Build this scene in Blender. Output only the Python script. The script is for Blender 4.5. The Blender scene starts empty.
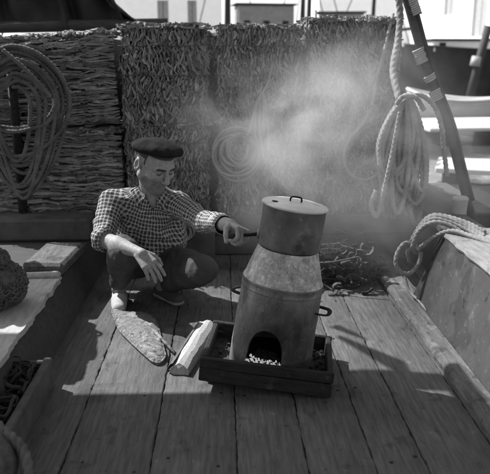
import bpy, math, random
import numpy as np
from mathutils import Vector, Matrix

random.seed(7)
R = math.radians
SC = bpy.context.scene
COL = SC.collection

# ------------------------------------------------------------------ camera
H, F = 1.30, 673.0                       # lens height, focal length in photo pixels (490 wide)
PITCH, YAW = R(15.1), R(1.8)
cam = bpy.data.cameras.new('camera')
camo = bpy.data.objects.new('camera', cam)
COL.objects.link(camo)
camo.location = (0, 0, H)
camo.rotation_euler = (math.pi / 2 - PITCH, 0, -YAW)
cam.sensor_width = 56
cam.lens = 56 * F / 490
cam.clip_start, cam.clip_end = 0.05, 2000
cam.dof.use_dof = True
cam.dof.focus_distance = 3.05
cam.dof.aperture_fstop = 5.6
SC.camera = camo

# ------------------------------------------------------------------ sky, sun, exposure
SHX, SHY = 0.72, -0.45                   # shadow vector on the deck per metre of height
sun_dir = Vector((-SHX, -SHY, 1)).normalized()
w = bpy.data.worlds.new('World')
SC.world = w
w.use_nodes = True
nt = w.node_tree
sky = nt.nodes.new('ShaderNodeTexSky')
sky.sky_type = 'NISHITA'
sky.sun_disc = False
sky.sun_elevation = math.asin(sun_dir.z)
sky.sun_rotation = math.atan2(sun_dir.x, sun_dir.y)
sky.dust_density = 2.0
bw = nt.nodes.new('ShaderNodeRGBToBW')
nt.links.new(sky.outputs[0], bw.inputs[0])
nt.links.new(bw.outputs[0], nt.nodes['Background'].inputs['Color'])
nt.nodes['Background'].inputs['Strength'].default_value = 0.15
sl = bpy.data.lights.new('sun', 'SUN')
sl.energy = 4.2
sl.angle = R(0.45)
so = bpy.data.objects.new('sun', sl)
COL.objects.link(so)
so.rotation_euler = sun_dir.to_track_quat('Z', 'Y').to_euler()
so.location = (-4, 6, 9)
SC.view_settings.view_transform = 'Standard'
SC.view_settings.look = 'None'
SC.view_settings.exposure = 1.0
SC.view_settings.gamma = 1.0
SC.render.engine = 'CYCLES'
SC.cycles.use_denoising = True
SC.cycles.max_bounces = 8
SC.cycles.volume_bounces = 1
SC.cycles.volume_step_rate = 1.5
SC.cycles.volume_max_steps = 128

# ------------------------------------------------------------------ pixel -> place helpers
_fw = np.array([math.sin(YAW) * math.cos(PITCH), math.cos(YAW) * math.cos(PITCH), -math.sin(PITCH)])
_rt = np.array([math.cos(YAW), -math.sin(YAW), 0.0])
_up = np.cross(_rt, _fw)
_C = np.array([0, 0, H])
def ray(px, py): return F * _fw + (px - 245) * _rt + (237 - py) * _up
def dk(px, py, z=0.0):
    d = ray(px, py); return _C + d * ((z - H) / d[2])
def ay(px, py, Y):
    d = ray(px, py); return _C + d * (Y / d[1])
def path(pts): return [ay(*p) for p in pts]

# ------------------------------------------------------------------ materials
def mat(name, base=0.2, var=0.35, scale=8.0, bump=0.3, bscale=40.0, rough=0.85, island=0.0, metal=0.0,
        stretch=(1, 1, 1), spots=None, bdist=0.004, spec=0.3):
    m = bpy.data.materials.new(name); m.use_nodes = True
    n, l = m.node_tree.nodes, m.node_tree.links
    p = n['Principled BSDF']
    p.inputs['Roughness'].default_value = rough
    p.inputs['Metallic'].default_value = metal
    p.inputs['Specular IOR Level'].default_value = spec
    tc = n.new('ShaderNodeTexCoord'); mp = n.new('ShaderNodeMapping')
    mp.inputs['Scale'].default_value = stretch
    l.new(tc.outputs['Object'], mp.inputs['Vector'])
    a = n.new('ShaderNodeTexNoise'); a.inputs['Scale'].default_value = scale; a.inputs['Detail'].default_value = 8
    a.inputs['Roughness'].default_value = 0.62
    l.new(mp.outputs[0], a.inputs['Vector'])
    mr = n.new('ShaderNodeMapRange'); mr.inputs['From Min'].default_value = 0.28; mr.inputs['From Max'].default_value = 0.72
    mr.inputs['To Min'].default_value = base * (1 - var); mr.inputs['To Max'].default_value = base * (1 + var)
    l.new(a.outputs['Fac'], mr.inputs['Value'])
    val = mr.outputs[0]
    if island:
        g = n.new('ShaderNodeNewGeometry'); m2 = n.new('ShaderNodeMapRange')
        m2.inputs['To Min'].default_value = 1 - island; m2.inputs['To Max'].default_value = 1 + island
        l.new(g.outputs['Random Per Island'], m2.inputs['Value'])
        mu = n.new('ShaderNodeMath'); mu.operation = 'MULTIPLY'
        l.new(val, mu.inputs[0]); l.new(m2.outputs[0], mu.inputs[1]); val = mu.outputs[0]
    if spots:                                       # (scale, threshold, factor): stains with a shape of their own
        for sc_, th, fac in spots:
            b = n.new('ShaderNodeTexNoise'); b.inputs['Scale'].default_value = sc_; b.inputs['Detail'].default_value = 4
            l.new(tc.outputs['Object'], b.inputs['Vector'])
            r_ = n.new('ShaderNodeMapRange'); r_.inputs['From Min'].default_value = th; r_.inputs['From Max'].default_value = th + 0.05
            r_.inputs['To Min'].default_value = 1; r_.inputs['To Max'].default_value = fac
            l.new(b.outputs['Fac'], r_.inputs['Value'])
            mu = n.new('ShaderNodeMath'); mu.operation = 'MULTIPLY'
            l.new(val, mu.inputs[0]); l.new(r_.outputs[0], mu.inputs[1]); val = mu.outputs[0]
    cc = n.new('ShaderNodeCombineColor')
    for i in range(3): l.new(val, cc.inputs[i])
    l.new(cc.outputs[0], p.inputs['Base Color'])
    if bump:
        c = n.new('ShaderNodeTexNoise'); c.inputs['Scale'].default_value = bscale; c.inputs['Detail'].default_value = 6
        l.new(mp.outputs[0], c.inputs['Vector'])
        bp = n.new('ShaderNodeBump'); bp.inputs['Strength'].default_value = bump; bp.inputs['Distance'].default_value = bdist
        l.new(c.outputs['Fac'], bp.inputs['Height']); l.new(bp.outputs[0], p.inputs['Normal'])
    return m

M = {}
M['deck'] = mat('deck_wood', 0.095, 0.46, 8, 0.9, 60, 0.8, stretch=(9, 0.8, 9), spots=[(2.3, 0.58, 0.70), (9, 0.62, 0.72), (30, 0.66, 0.6), (75, 0.70, 1.9), (3.5, 0.60, 1.22), (14, 0.66, 1.25)])
M['caulk'] = mat('caulking', 0.02, 0.5, 30)
M['cork'] = mat('cork_bark', 0.20, 0.40, 25, 0.9, 70, 0.95, island=0.50, bdist=0.006)
M['corkdark'] = mat('cork_core', 0.09, 0.4, 20)
M['wire'] = mat('wire', 0.08, 0.3, 20, 0, rough=0.5, metal=0.5)
M['rope'] = mat('rope_fibre', 0.22, 0.35, 14, 0.5, 180, 0.95, bdist=0.002)
M['ropedark'] = mat('rope_tarred', 0.10, 0.45, 12, 0.5, 180, 0.95, bdist=0.002)
M['charred'] = mat('charred_wood', 0.017, 0.6, 14, 0.8, 60, 0.7, stretch=(1, 4, 4), spots=[(20, 0.62, 2.2)])
M['scrap'] = mat('scrap_bark', 0.055, 0.4, 25, 0.8, 70, 0.95, island=0.4)
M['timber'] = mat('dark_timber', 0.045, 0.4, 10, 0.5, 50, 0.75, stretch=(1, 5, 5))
M['coaming'] = mat('coaming_wood', 0.07, 0.4, 10, 0.5, 50, 0.8)
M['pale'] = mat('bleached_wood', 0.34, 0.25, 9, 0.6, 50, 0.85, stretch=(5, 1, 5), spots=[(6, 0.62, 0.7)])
M['bulwark'] = mat('bulwark_paint', 0.055, 0.25, 6, 0.5, 40, 0.65, spots=[(4, 0.56, 0.65), (45, 0.64, 1.8), (12, 0.62, 1.35), (18, 0.64, 0.55)])
M['cap'] = mat('bulwark_cap', 0.20, 0.3, 9, 0.6, 40, 0.8, stretch=(4, 1, 4), spots=[(7, 0.6, 0.7)])
M['waterway'] = mat('waterway_wood', 0.095, 0.5, 8, 0.9, 50, 0.85, stretch=(7, .9, 7), spots=[(9, 0.62, 1.5), (7, 0.58, 0.6), (26, 0.62, 0.6), (60, .64, 1.7)])
M['sack'] = mat('sackcloth', 0.075, 0.5, 30, 1.0, 90, 0.95)
M['net'] = mat('tarred_net', 0.018, 0.5, 20, 0.4, 90, 0.8)
M['crate'] = mat('crate_wood', 0.08, 0.4, 12, 0.5, 60, 0.8)
M['steel'] = mat('stove_steel', 0.16, 0.5, 16, 0.7, 120, 0.55, metal=0.3, stretch=(1, 1, .35), spots=[(26, 0.62, 1.3), (90, 0.64, 1.7), (9, 0.56, 0.62), (4, 0.56, 0.75)], spec=0.5)
M['cone'] = mat('stove_cone', 0.33, 0.5, 28, 0.8, 160, 0.6, metal=0.2, spots=[(90, 0.56, 1.35), (50, 0.58, 0.75), (11, 0.58, 0.72)], spec=0.5)
M['soot'] = mat('soot', 0.012, 0.4, 20, 0.3, 60, 0.95)
M['pot'] = mat('pot_enamel', 0.125, 0.5, 9, 0.3, 60, 0.45, spots=[(10, 0.6, 1.35), (40, 0.66, 1.6), (6, 0.55, 0.6), (22, 0.62, 0.65)], spec=0.5)
M['lid'] = mat('lid_metal', 0.50, 0.2, 10, 0.2, 60, 0.45, metal=0.1, spots=[(14, 0.62, 0.7)], spec=0.5)
M['ash'] = mat('ash', 0.35, 0.5, 60, 0.6, 200, 0.95, island=0.5)
M['cinder'] = mat('cinders', 0.035, 0.6, 60, 0.6, 200, 0.95, island=0.5)
M['firewood'] = mat('split_wood', 0.36, 0.28, 16, 0.8, 60, 0.85, stretch=(6, 6, 1))
M['fan'] = mat('woven_fan', 0.15, 0.5, 45, 1.0, 110, 0.9, spots=[(40, 0.57, 0.4), (14, 0.6, 1.35), (90, .6, 1.5)])
M['canvas'] = mat('white_canvas', 0.36, 0.15, 14, 0.4, 150, 0.9)
M['skin'] = None
M['trouser'] = mat('trouser_cloth', 0.060, 0.3, 14, 0.5, 160, 0.9)
M['beret'] = mat('beret_felt', 0.017, 0.3, 20, 0.4, 200, 1.0, spec=0.08)
M['tarp'] = mat('tarpaulin', 0.03, 0.5, 4, 0.4, 30, 0.8)
M['shade_awning'] = mat('shade_canvas', 0.25, 0.2, 6, 0.3, 80, 0.9)
M['white'] = mat('whitewash', 0.88, 0.05, 2, 0.1, 20, 0.9)
M['shutter'] = mat('grey_shutter', 0.30, 0.2, 4, 0.1, 20, 0.8)
M['hull'] = mat('hull_paint', 0.03, 0.4, 2, 0.1, 20, 0.6)
M['quay'] = mat('quay_stone', 0.55, 0.25, 1.5, 0.3, 8, 0.9)
M['raft'] = mat('raft_boards', 0.50, 0.2, 1.2, 0.3, 8, 0.9, stretch=(1, 6, 1))
M['water'] = mat('harbour_water', 0.05, 0.2, 0.6, 0.35, 1.2, 0.12, bdist=0.15, spec=0.5)
em = bpy.data.materials.new('embers'); em.use_nodes = True
_p = em.node_tree.nodes['Principled BSDF']; _p.inputs['Base Color'].default_value = (0.5, 0.5, 0.5, 1)
_p.inputs['Emission Color'].default_value = (1, 1, 1, 1); _p.inputs['Emission Strength'].default_value = 0.17
M['ember'] = em

# ------------------------------------------------------------------ object helpers
def link(o, parent=None):
    COL.objects.link(o)
    if parent is not None: o.parent = parent
    return o
def tag(o, label=None, cat=None, group=None, kind=None):
    if label: o['label'] = label
    if cat: o['category'] = cat
    if group: o['group'] = group
    if kind: o['kind'] = kind
    return o
def empty(name, loc=(0, 0, 0), rot=(0, 0, 0)):
    o = bpy.data.objects.new(name, None); o.empty_display_size = 0.1
    o.location = loc; o.rotation_euler = rot
    return link(o)
def mesh(name, v, f, m, parent=None, smooth=False, loc=None, rot=None):
    me = bpy.data.meshes.new(name)
    me.from_pydata([tuple(map(float, q)) for q in v], [], [tuple(map(int, q)) for q in f])
    me.update()
    if smooth: me.polygons.foreach_set('use_smooth', [True] * len(me.polygons))
    me.materials.append(M[m] if isinstance(m, str) else m)
    o = bpy.data.objects.new(name, me); link(o, parent)
    if loc is not None: o.location = loc
    if rot is not None: o.rotation_euler = rot
    return o

class MB:
    def __init__(s): s.v, s.f = [], []
    def add(s, v, f):
        b = len(s.v); s.v += [tuple(map(float, q)) for q in v]; s.f += [tuple(int(i) + b for i in q) for q in f]
    def box(s, c, size, rot=None, bev=0.0, taper=None):
        x, y, z = [q / 2 for q in size]
        b = min(bev, x * .9, y * .9, z * .9)
        if b <= 0:
            v = [(sx * x, sy * y, sz * z) for sz in (-1, 1) for sy in (-1, 1) for sx in (-1, 1)]
            f = [(0, 2, 3, 1), (4, 5, 7, 6), (0, 1, 5, 4), (2, 6, 7, 3), (0, 4, 6, 2), (1, 3, 7, 5)]
        else:                                           # chamfered box: three inset faces per corner
            v, ix = [], {}
            for sx in (-1, 1):
                for sy in (-1, 1):
                    for sz in (-1, 1):
                        for ax in range(3):
                            q = [sx * (x - b), sy * (y - b), sz * (z - b)]
                            q[ax] = (sx * x, sy * y, sz * z)[ax]
                            ix[(sx, sy, sz, ax)] = len(v); v.append(tuple(q))
            f = []
            for ax in range(3):
                o = [a for a in range(3) if a != ax]
                for sg in (-1, 1):
                    q = []
                    for (p_, r_) in ((-1, -1), (1, -1), (1, 1), (-1, 1)):
                        k = [0, 0, 0]; k[ax] = sg; k[o[0]] = p_; k[o[1]] = r_
                        q.append(ix[tuple(k) + (ax,)])
                    f.append(tuple(q) if (sg > 0) ^ (ax == 1) else tuple(q[::-1]))
            for ax in range(3):
                o = [a for a in range(3) if a != ax]
                for p_ in (-1, 1):
                    for r_ in (-1, 1):
                        q = []
                        for (t, a2) in ((-1, o[0]), (1, o[0]), (1, o[1]), (-1, o[1])):
                            k = [0, 0, 0]; k[ax] = t; k[o[0]] = p_; k[o[1]] = r_
                            q.append(ix[tuple(k) + (a2,)])
                        f.append(tuple(q))
            for sx in (-1, 1):
                for sy in (-1, 1):
                    for sz in (-1, 1): f.append(tuple(ix[(sx, sy, sz, a)] for a in range(3)))
        if rot is not None:
            m = rot if isinstance(rot, Matrix) else Matrix.Rotation(rot, 3, 'Z')
            v = [tuple(m @ Vector(q)) for q in v]
        s.add([(q[0] + c[0], q[1] + c[1], q[2] + c[2]) for q in v], f)
        return s
    def tube(s, pts, r, n=8, cap=True, strand=False, pitch=7.0, step=None, flat=1.0):
        P = np.array(pts, float)
        rr = np.array(r if hasattr(r, '__len__') else [r] * len(P), float)
        seg = np.linalg.norm(np.diff(P, axis=0), axis=1); L = np.concatenate([[0], np.cumsum(seg)])
        if step:
            k = max(2, int(L[-1] / step)); t = np.linspace(0, L[-1], k)
            P = np.stack([np.interp(t, L, P[:, i]) for i in range(3)], 1); rr = np.interp(t, L, rr); L = t
        T = np.gradient(P, axis=0); T /= np.linalg.norm(T, axis=1)[:, None] + 1e-9
        nrm = np.cross(T[0], [0.1, 0.2, 1.0]);
        if np.linalg.norm(nrm) < 1e-3: nrm = np.cross(T[0], [1, 0, 0])
        nrm /= np.linalg.norm(nrm)
        th = np.linspace(0, 2 * math.pi, n, endpoint=False)
        V = []
        for i in range(len(P)):
            nrm = nrm - T[i] * nrm.dot(T[i]); nrm /= np.linalg.norm(nrm) + 1e-9
            b = np.cross(T[i], nrm)
            q = rr[i]
            if strand:
                ph = 2 * math.pi * L[i] / (pitch * q)
                q = rr[i] * (0.62 + 0.44 * np.abs(np.cos(1.5 * (th - ph))) ** .8)
            V.append(P[i] + np.outer(q * np.cos(th), nrm) + np.outer(q * np.sin(th) * flat, b))
        V = np.concatenate(V)
        f = []
        for i in range(len(P) - 1):
            for j in range(n):
                a, c = i * n + j, i * n + (j + 1) % n
                f.append((a, c, c + n, a + n))
        if cap:
            f.append(tuple(range(n - 1, -1, -1))); f.append(tuple(range((len(P) - 1) * n, len(P) * n)))
        s.add(V, f)
        return s
    def lathe(s, prof, n=40, c=(0, 0, 0), rot=None):
        v, f = [], []
        for (r, z) in prof:
            for j in range(n):
                a = 2 * math.pi * j / n; v.append((r * math.cos(a), r * math.sin(a), z))
        for i in range(len(prof) - 1):
            for j in range(n):
                a, b = i * n + j, i * n + (j + 1) % n
                f.append((a, b, b + n, a + n))
        if rot is not None: v = [tuple(rot @ Vector(q)) for q in v]
        s.add([(q[0] + c[0], q[1] + c[1], q[2] + c[2]) for q in v], f)
        return s
    def build(s, name, m, parent=None, smooth=False, **k): return mesh(name, s.v, s.f, m, parent, smooth, **k)

def spline(ctrl, k=12, closed=False):
    P = [np.array(q, float) for q in ctrl]
    if closed: P = [P[-1]] + P + [P[0], P[1]]
    else: P = [2 * P[0] - P[1]] + P + [2 * P[-1] - P[-2]]
    out = []
    for i in range(1, len(P) - 2):
        a, b, c, d = P[i - 1:i + 3]
        for t in np.linspace(0, 1, k, endpoint=False):
            out.append(0.5 * (2 * b + (c - a) * t + (2 * a - 5 * b + 4 * c - d) * t * t + (3 * b - a - 3 * c + d) * t ** 3))
    out.append(P[-2])
    return out
def rope(mb, pts, r=0.011, n=15): return mb.tube(pts, r, n=n, strand=True, step=r * 0.55, pitch=6.0)

def nrmz(a): a = np.asarray(a, float); return a / (np.linalg.norm(a) + 1e-9)
# value noise for numpy arrays
_rs = np.random.RandomState(3)
_LAT = _rs.rand(32, 32, 32)
def vnoise(P, s=1.0, off=0.0):
    q = np.asarray(P, float) * s + off + 100.0
    i = np.floor(q).astype(int); f = q - i; f = f * f * (3 - 2 * f)
    g = lambda a, b, c: _LAT[(i[..., 0] + a) % 32, (i[..., 1] + b) % 32, (i[..., 2] + c) % 32]
    x, y, z = f[..., 0], f[..., 1], f[..., 2]
    c00 = g(0, 0, 0) * (1 - x) + g(1, 0, 0) * x; c10 = g(0, 1, 0) * (1 - x) + g(1, 1, 0) * x
    c01 = g(0, 0, 1) * (1 - x) + g(1, 0, 1) * x; c11 = g(0, 1, 1) * (1 - x) + g(1, 1, 1) * x
    return ((c00 * (1 - y) + c10 * y) * (1 - z) + (c01 * (1 - y) + c11 * y) * z) * 2 - 1

def blob(name, c, rad, m, seed, amp=.12, parent=None, n=48, sq=1.0, flatten=None, hang=0):
    rs = np.random.RandomState(seed); v, f = [], []; nu, nv = n, n // 2
    for i in range(nv + 1):
        ph = math.pi * i / nv
        for j in range(nu):
            a = 2 * math.pi * j / nu
            d = np.array([math.sin(ph) * math.cos(a), math.sin(ph) * math.sin(a), math.cos(ph)])
            d = np.sign(d) * np.abs(d) ** sq
            k = 1 + amp * float(vnoise(d, 1.8, seed)) + amp * .5 * float(vnoise(d, 4.5, seed)) + amp * .4 * float(vnoise(d, 11, seed)) + amp * .2 * float(vnoise(d, 25, seed))
            q = d * np.array(rad) * k
            q[2] = max(q[2], -rad[2] * (flatten or 9))
            v.append(q + c)
    for i in range(nv):
        for j in range(nu): a, b = i * nu + j, i * nu + (j + 1) % nu; f.append((a, a + nu, b + nu, b))
    return mesh(name, v, f, m, parent, True)
# ================================================================== SETTING
# deck: planks with caulked seams, each plank an object
deck = MB().box((0, 2.2, -0.035), (5.2, 9.0, 0.05)).build('deck', 'caulk')
tag(deck, kind='structure')
XS = [-2.1, -1.85, -1.58, -1.3, -1.04, -0.79, -0.54, -0.25, 0.035, 0.267, 0.49, 0.66, 0.915, 1.18, 1.45, 1.72]
rsd = np.random.RandomState(5)
for a, b in zip(XS[:-1], XS[1:]):
    ny = 900; ys = np.linspace(-2.0, 6.2, ny)
    g0, g1 = 0.0028, 0.0028
    jl = vnoise(np.stack([ys * 0, ys, ys * 0 + a], 1), 26, a * 7) * 0.0030 + vnoise(np.stack([ys * 0, ys, ys * 0 + a], 1), 80, a * 3) * 0.0024
    jr = vnoise(np.stack([ys * 0, ys, ys * 0 + b], 1), 26, b * 9 + 4) * 0.0030 + vnoise(np.stack([ys * 0, ys, ys * 0 + b], 1), 80, b * 5) * 0.0024
    zz = rsd.uniform(-0.0015, 0.0015)
    v, f = [], []
    xl, xr = a + g0 + jl, b - g1 + jr
    for i in range(ny):
        v += [(xl[i] - .001, ys[i], -0.009), (xl[i], ys[i], zz - 0.0025), (xl[i] + 0.005, ys[i], zz), (xr[i] - 0.005, ys[i], zz), (xr[i], ys[i], zz - 0.0025), (xr[i] + .001, ys[i], -0.009)]
    for i in range(ny - 1):
        for j in range(5): q = i * 6 + j; f.append((q, q + 1, q + 7, q + 6))
    mesh('plank', v, f, 'deck', deck, smooth=True)
# wooden pegs (trenails) in the planks
pegs = []; rp = np.random.RandomState(14); xx = XS[6:12]
for y0 in (1.95, 2.42, 2.95, 3.45):
    for a, b in zip(xx[:-1], xx[1:]):
        for q_ in (.22, .78): pegs.append((a + (b - a) * q_ + rp.uniform(-.02, .02), y0 + rp.uniform(-.04, .04)))
for (x, y) in pegs:
    MB().lathe([(0.0005, 0.0012), (0.006, 0.0011), (0.0075, -0.0005)], n=10, c=(x, y, 0)).build('peg', 'caulk' if (x * 100) % 3 < 1.6 else 'deck', deck, True)

# sea, quay
sea = MB().box((0, 200, -1.15), (1200, 900, 0.1)).build('sea', 'water'); tag(sea, kind='structure')
quay = MB().box((0, 80, -0.25), (300, 70, 1.7), bev=0.05).build('quay', 'quay'); tag(quay, kind='structure')

# waterway along the bulwark
ww = MB(); yy = np.linspace(1.0, 4.3, 90)
vv, ff = [], []
for y in yy:
    j = 0.004 * float(vnoise(np.array([y * 9, 0, 0])))
    vv += [(0.918 + j, y, -0.002), (0.919 + j, y, 0.022), (0.928 + j, y, 0.036), (0.945, y, 0.044), (0.99, y, 0.047), (1.03, y, 0.058), (1.06, y, 0.05)]
for i in range(len(yy) - 1):
    for j in range(6): q = i * 7 + j; ff.append((q, q + 1, q + 8, q + 7))
o = mesh('waterway', vv, ff, 'waterway'); tag(o, 'weathered raised waterway timber along the foot of the bulwark', 'timber')

# bulwark block with flared inner face
br = empty('bulwark', (1.1, 2.4, 0))
tag(br, 'painted bulwark with flared inner face and worn pale cap along the deck edge', 'bulwark')
br2 = Matrix.Translation((-1.1, -2.4, 0))
sec = [(1.005, 0.0), (1.008, 0.06), (1.10, 0.415), (1.55, 0.415), (1.55, 0.0)]
vv, ff = [], []
ysb = np.linspace(0.6, 3.27, 40)
for i, y in enumerate(ysb):
    for (x, z) in sec:
        yo = 0.12 * (1 - z / 0.415) if i == len(ysb) - 1 else 0
        vv.append((x - 1.1 + 0.002 * float(vnoise(np.array([y * 6, z * 9, 1.]))), y - 2.4 + yo, z))
for i in range(len(ysb) - 1):
    for j in range(4): q = i * 5 + j; ff.append((q, q + 1, q + 6, q + 5))
ff += [tuple(range(4, -1, -1)), tuple(range((len(ysb) - 1) * 5, len(ysb) * 5))]
mesh('inner_face', vv, ff, 'bulwark', br)
vv, ff = [], []
for i, y in enumerate(ysb):
    wv = 0.006 * float(vnoise(np.array([y * 13, 3., 1.])))
    for (x, z) in [(1.095 + wv, 0.417), (1.088 + wv, 0.43), (1.094 + wv, 0.447), (1.30, 0.452), (1.57, 0.447), (1.57, 0.417)]: vv.append((x - 1.1, y - 2.4 + (0.012 if i == 39 else 0), z))
for i in range(len(ysb) - 1):
    for j in range(5): q = i * 6 + j; ff.append((q, q + 1, q + 7, q + 6))
ff += [tuple(range(5, -1, -1)), tuple(range(39 * 6, 40 * 6))]
mesh('cap_rail', vv, ff, 'cap', br)
# far low rail beyond the block
fr = MB().box((1.33, 4.6, 0.16), (0.14, 2.55, 0.32), bev=0.01).box((1.34, 4.6, 0.35), (0.24, 2.6, 0.055), bev=0.012).build('low_rail', 'timber')
tag(fr, 'low dark rail with flat cap running aft of the bulwark block', 'rail')

# left ledge: pale board platform with dark side
lr = empty('side_ledge', (-0.95, 2.8, 0)); tag(lr, 'raised side ledge with bleached board top and dark sloping side', 'ledge')
vv = []; ff = []
for y in np.linspace(2.2, 4.3, 24):
    e = 0.006 * float(vnoise(np.array([y * 11, 0, 5.])))
    vv += [(-0.765 + .95, y - 2.8, 0), (-0.835 + .95 + e, y - 2.8, 0.198), (-1.9 + .95, y - 2.8, 0.198), (-1.9 + .95, y - 2.8, 0)]
for i in range(23):
    for j in range(3): k = i * 4 + j; ff.append((k, k + 1, k + 5, k + 4))
ff += [(3, 2, 1, 0), (92, 93, 94, 95)]
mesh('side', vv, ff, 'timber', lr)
for i, (x0, x1) in enumerate([(-1.02, -0.826), (-1.22, -1.026), (-1.9, -1.226)]):
    vv, ff = [], []; ys = np.linspace(2.22, 3.22, 60)
    for y in ys:
        e = 0.007 * float(vnoise(np.array([y * 25, x1, 5.]))) + 0.004 * float(vnoise(np.array([y * 70, x1, 2.])))
        vv += [(x0 + .95, y - 2.8, 0.2), (x0 + .952, y - 2.8, 0.222), (x1 + .95 + e, y - 2.8, 0.223), (x1 + .953 + e, y - 2.8, 0.2)]
    for k in range(len(ys) - 1):
        for j in range(3): q = k * 4 + j; ff.append((q, q + 1, q + 5, q + 4))
    ff += [(3, 2, 1, 0), tuple(range(len(ys) * 4 - 4, len(ys) * 4))]
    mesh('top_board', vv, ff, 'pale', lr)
MB().box((-0.98 + .95, 3.25 - 2.8, 0.222), (0.30, 0.05, 0.046), rot=0.1, bev=0.012).build('cross_batten', 'pale', lr)
MB().box((-0.93 + .95, 3.55 - 2.8, 0.23), (0.22, 0.42, 0.07), rot=-0.06, bev=0.015).build('chock', 'waterway', lr)
MB().box((-1.2 + .95, 4.1 - 2.8, 0.27), (0.75, 0.2, 0.14), bev=0.015).build('end_beam', 'coaming', lr)

# hatch coaming under the bales
hc = empty('hatch_coaming', (-0.1, 4.9, 0)); tag(hc, 'low dark timber hatch coaming carrying the cork bales', 'coaming')
MB().box((0, 0, 0.07), (3.9, 1.1, 0.14), bev=0.01).build('lower_timber', 'coaming', hc)
MB().box((0, -0.004, 0.212), (3.9, 1.13, 0.138), bev=0.012).build('upper_timber', 'coaming', hc)

# ================================================================== CORK BALES
def strip(mb, c, L, t, D, ang, curve, rs, face='front', wav=0.0):
    """a bent slab of bark: arc of length L, thickness t, running back by D"""
    k = 6
    s = np.linspace(-.5, .5, k) * L
    off = curve * ((s / L) ** 2 * 4 - .35) * min(L * 0.5, .035) + wav * np.sin(s / L * 9 + rs.uniform(0, 6))
    tt = t * (0.75 + 0.25 * np.cos(s / L * math.pi)) * rs.uniform(.85, 1.15)
    ca, sa = math.cos(ang), math.sin(ang)
    v = []
    fy = rs.uniform(-.004, .004, k)
    for dep in (0, D):
        for sg in (-1, 1):
            for i in range(k):
                a, b = off[i] + sg * tt[i] / 2, s[i]
                x, z = a * ca - b * sa, a * sa + b * ca
                v.append((x, dep + (fy[i] if dep == 0 else 0), z))
    f = []
    for i in range(k - 1):
        f += [(i, k + i, k + i + 1, i + 1), (i, i + 1, 2 * k + i + 1, 2 * k + i), (k + i, 3 * k + i, 3 * k + i + 1, k + i + 1)]
    f += [(0, 2 * k, 3 * k, k), (k - 1, 2 * k - 1, 4 * k - 1, 3 * k - 1)]
    if face == 'top': v = [(x, -z, -y) for (x, y, z) in v]
    elif face == 'right': v = [(-y, x, z) for (x, y, z) in v]
    elif face == 'left': v = [(y, -x, z) for (x, y, z) in v]
    mb.add([(x + c[0], y + c[1], z + c[2]) for (x, y, z) in v], f)

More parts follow.
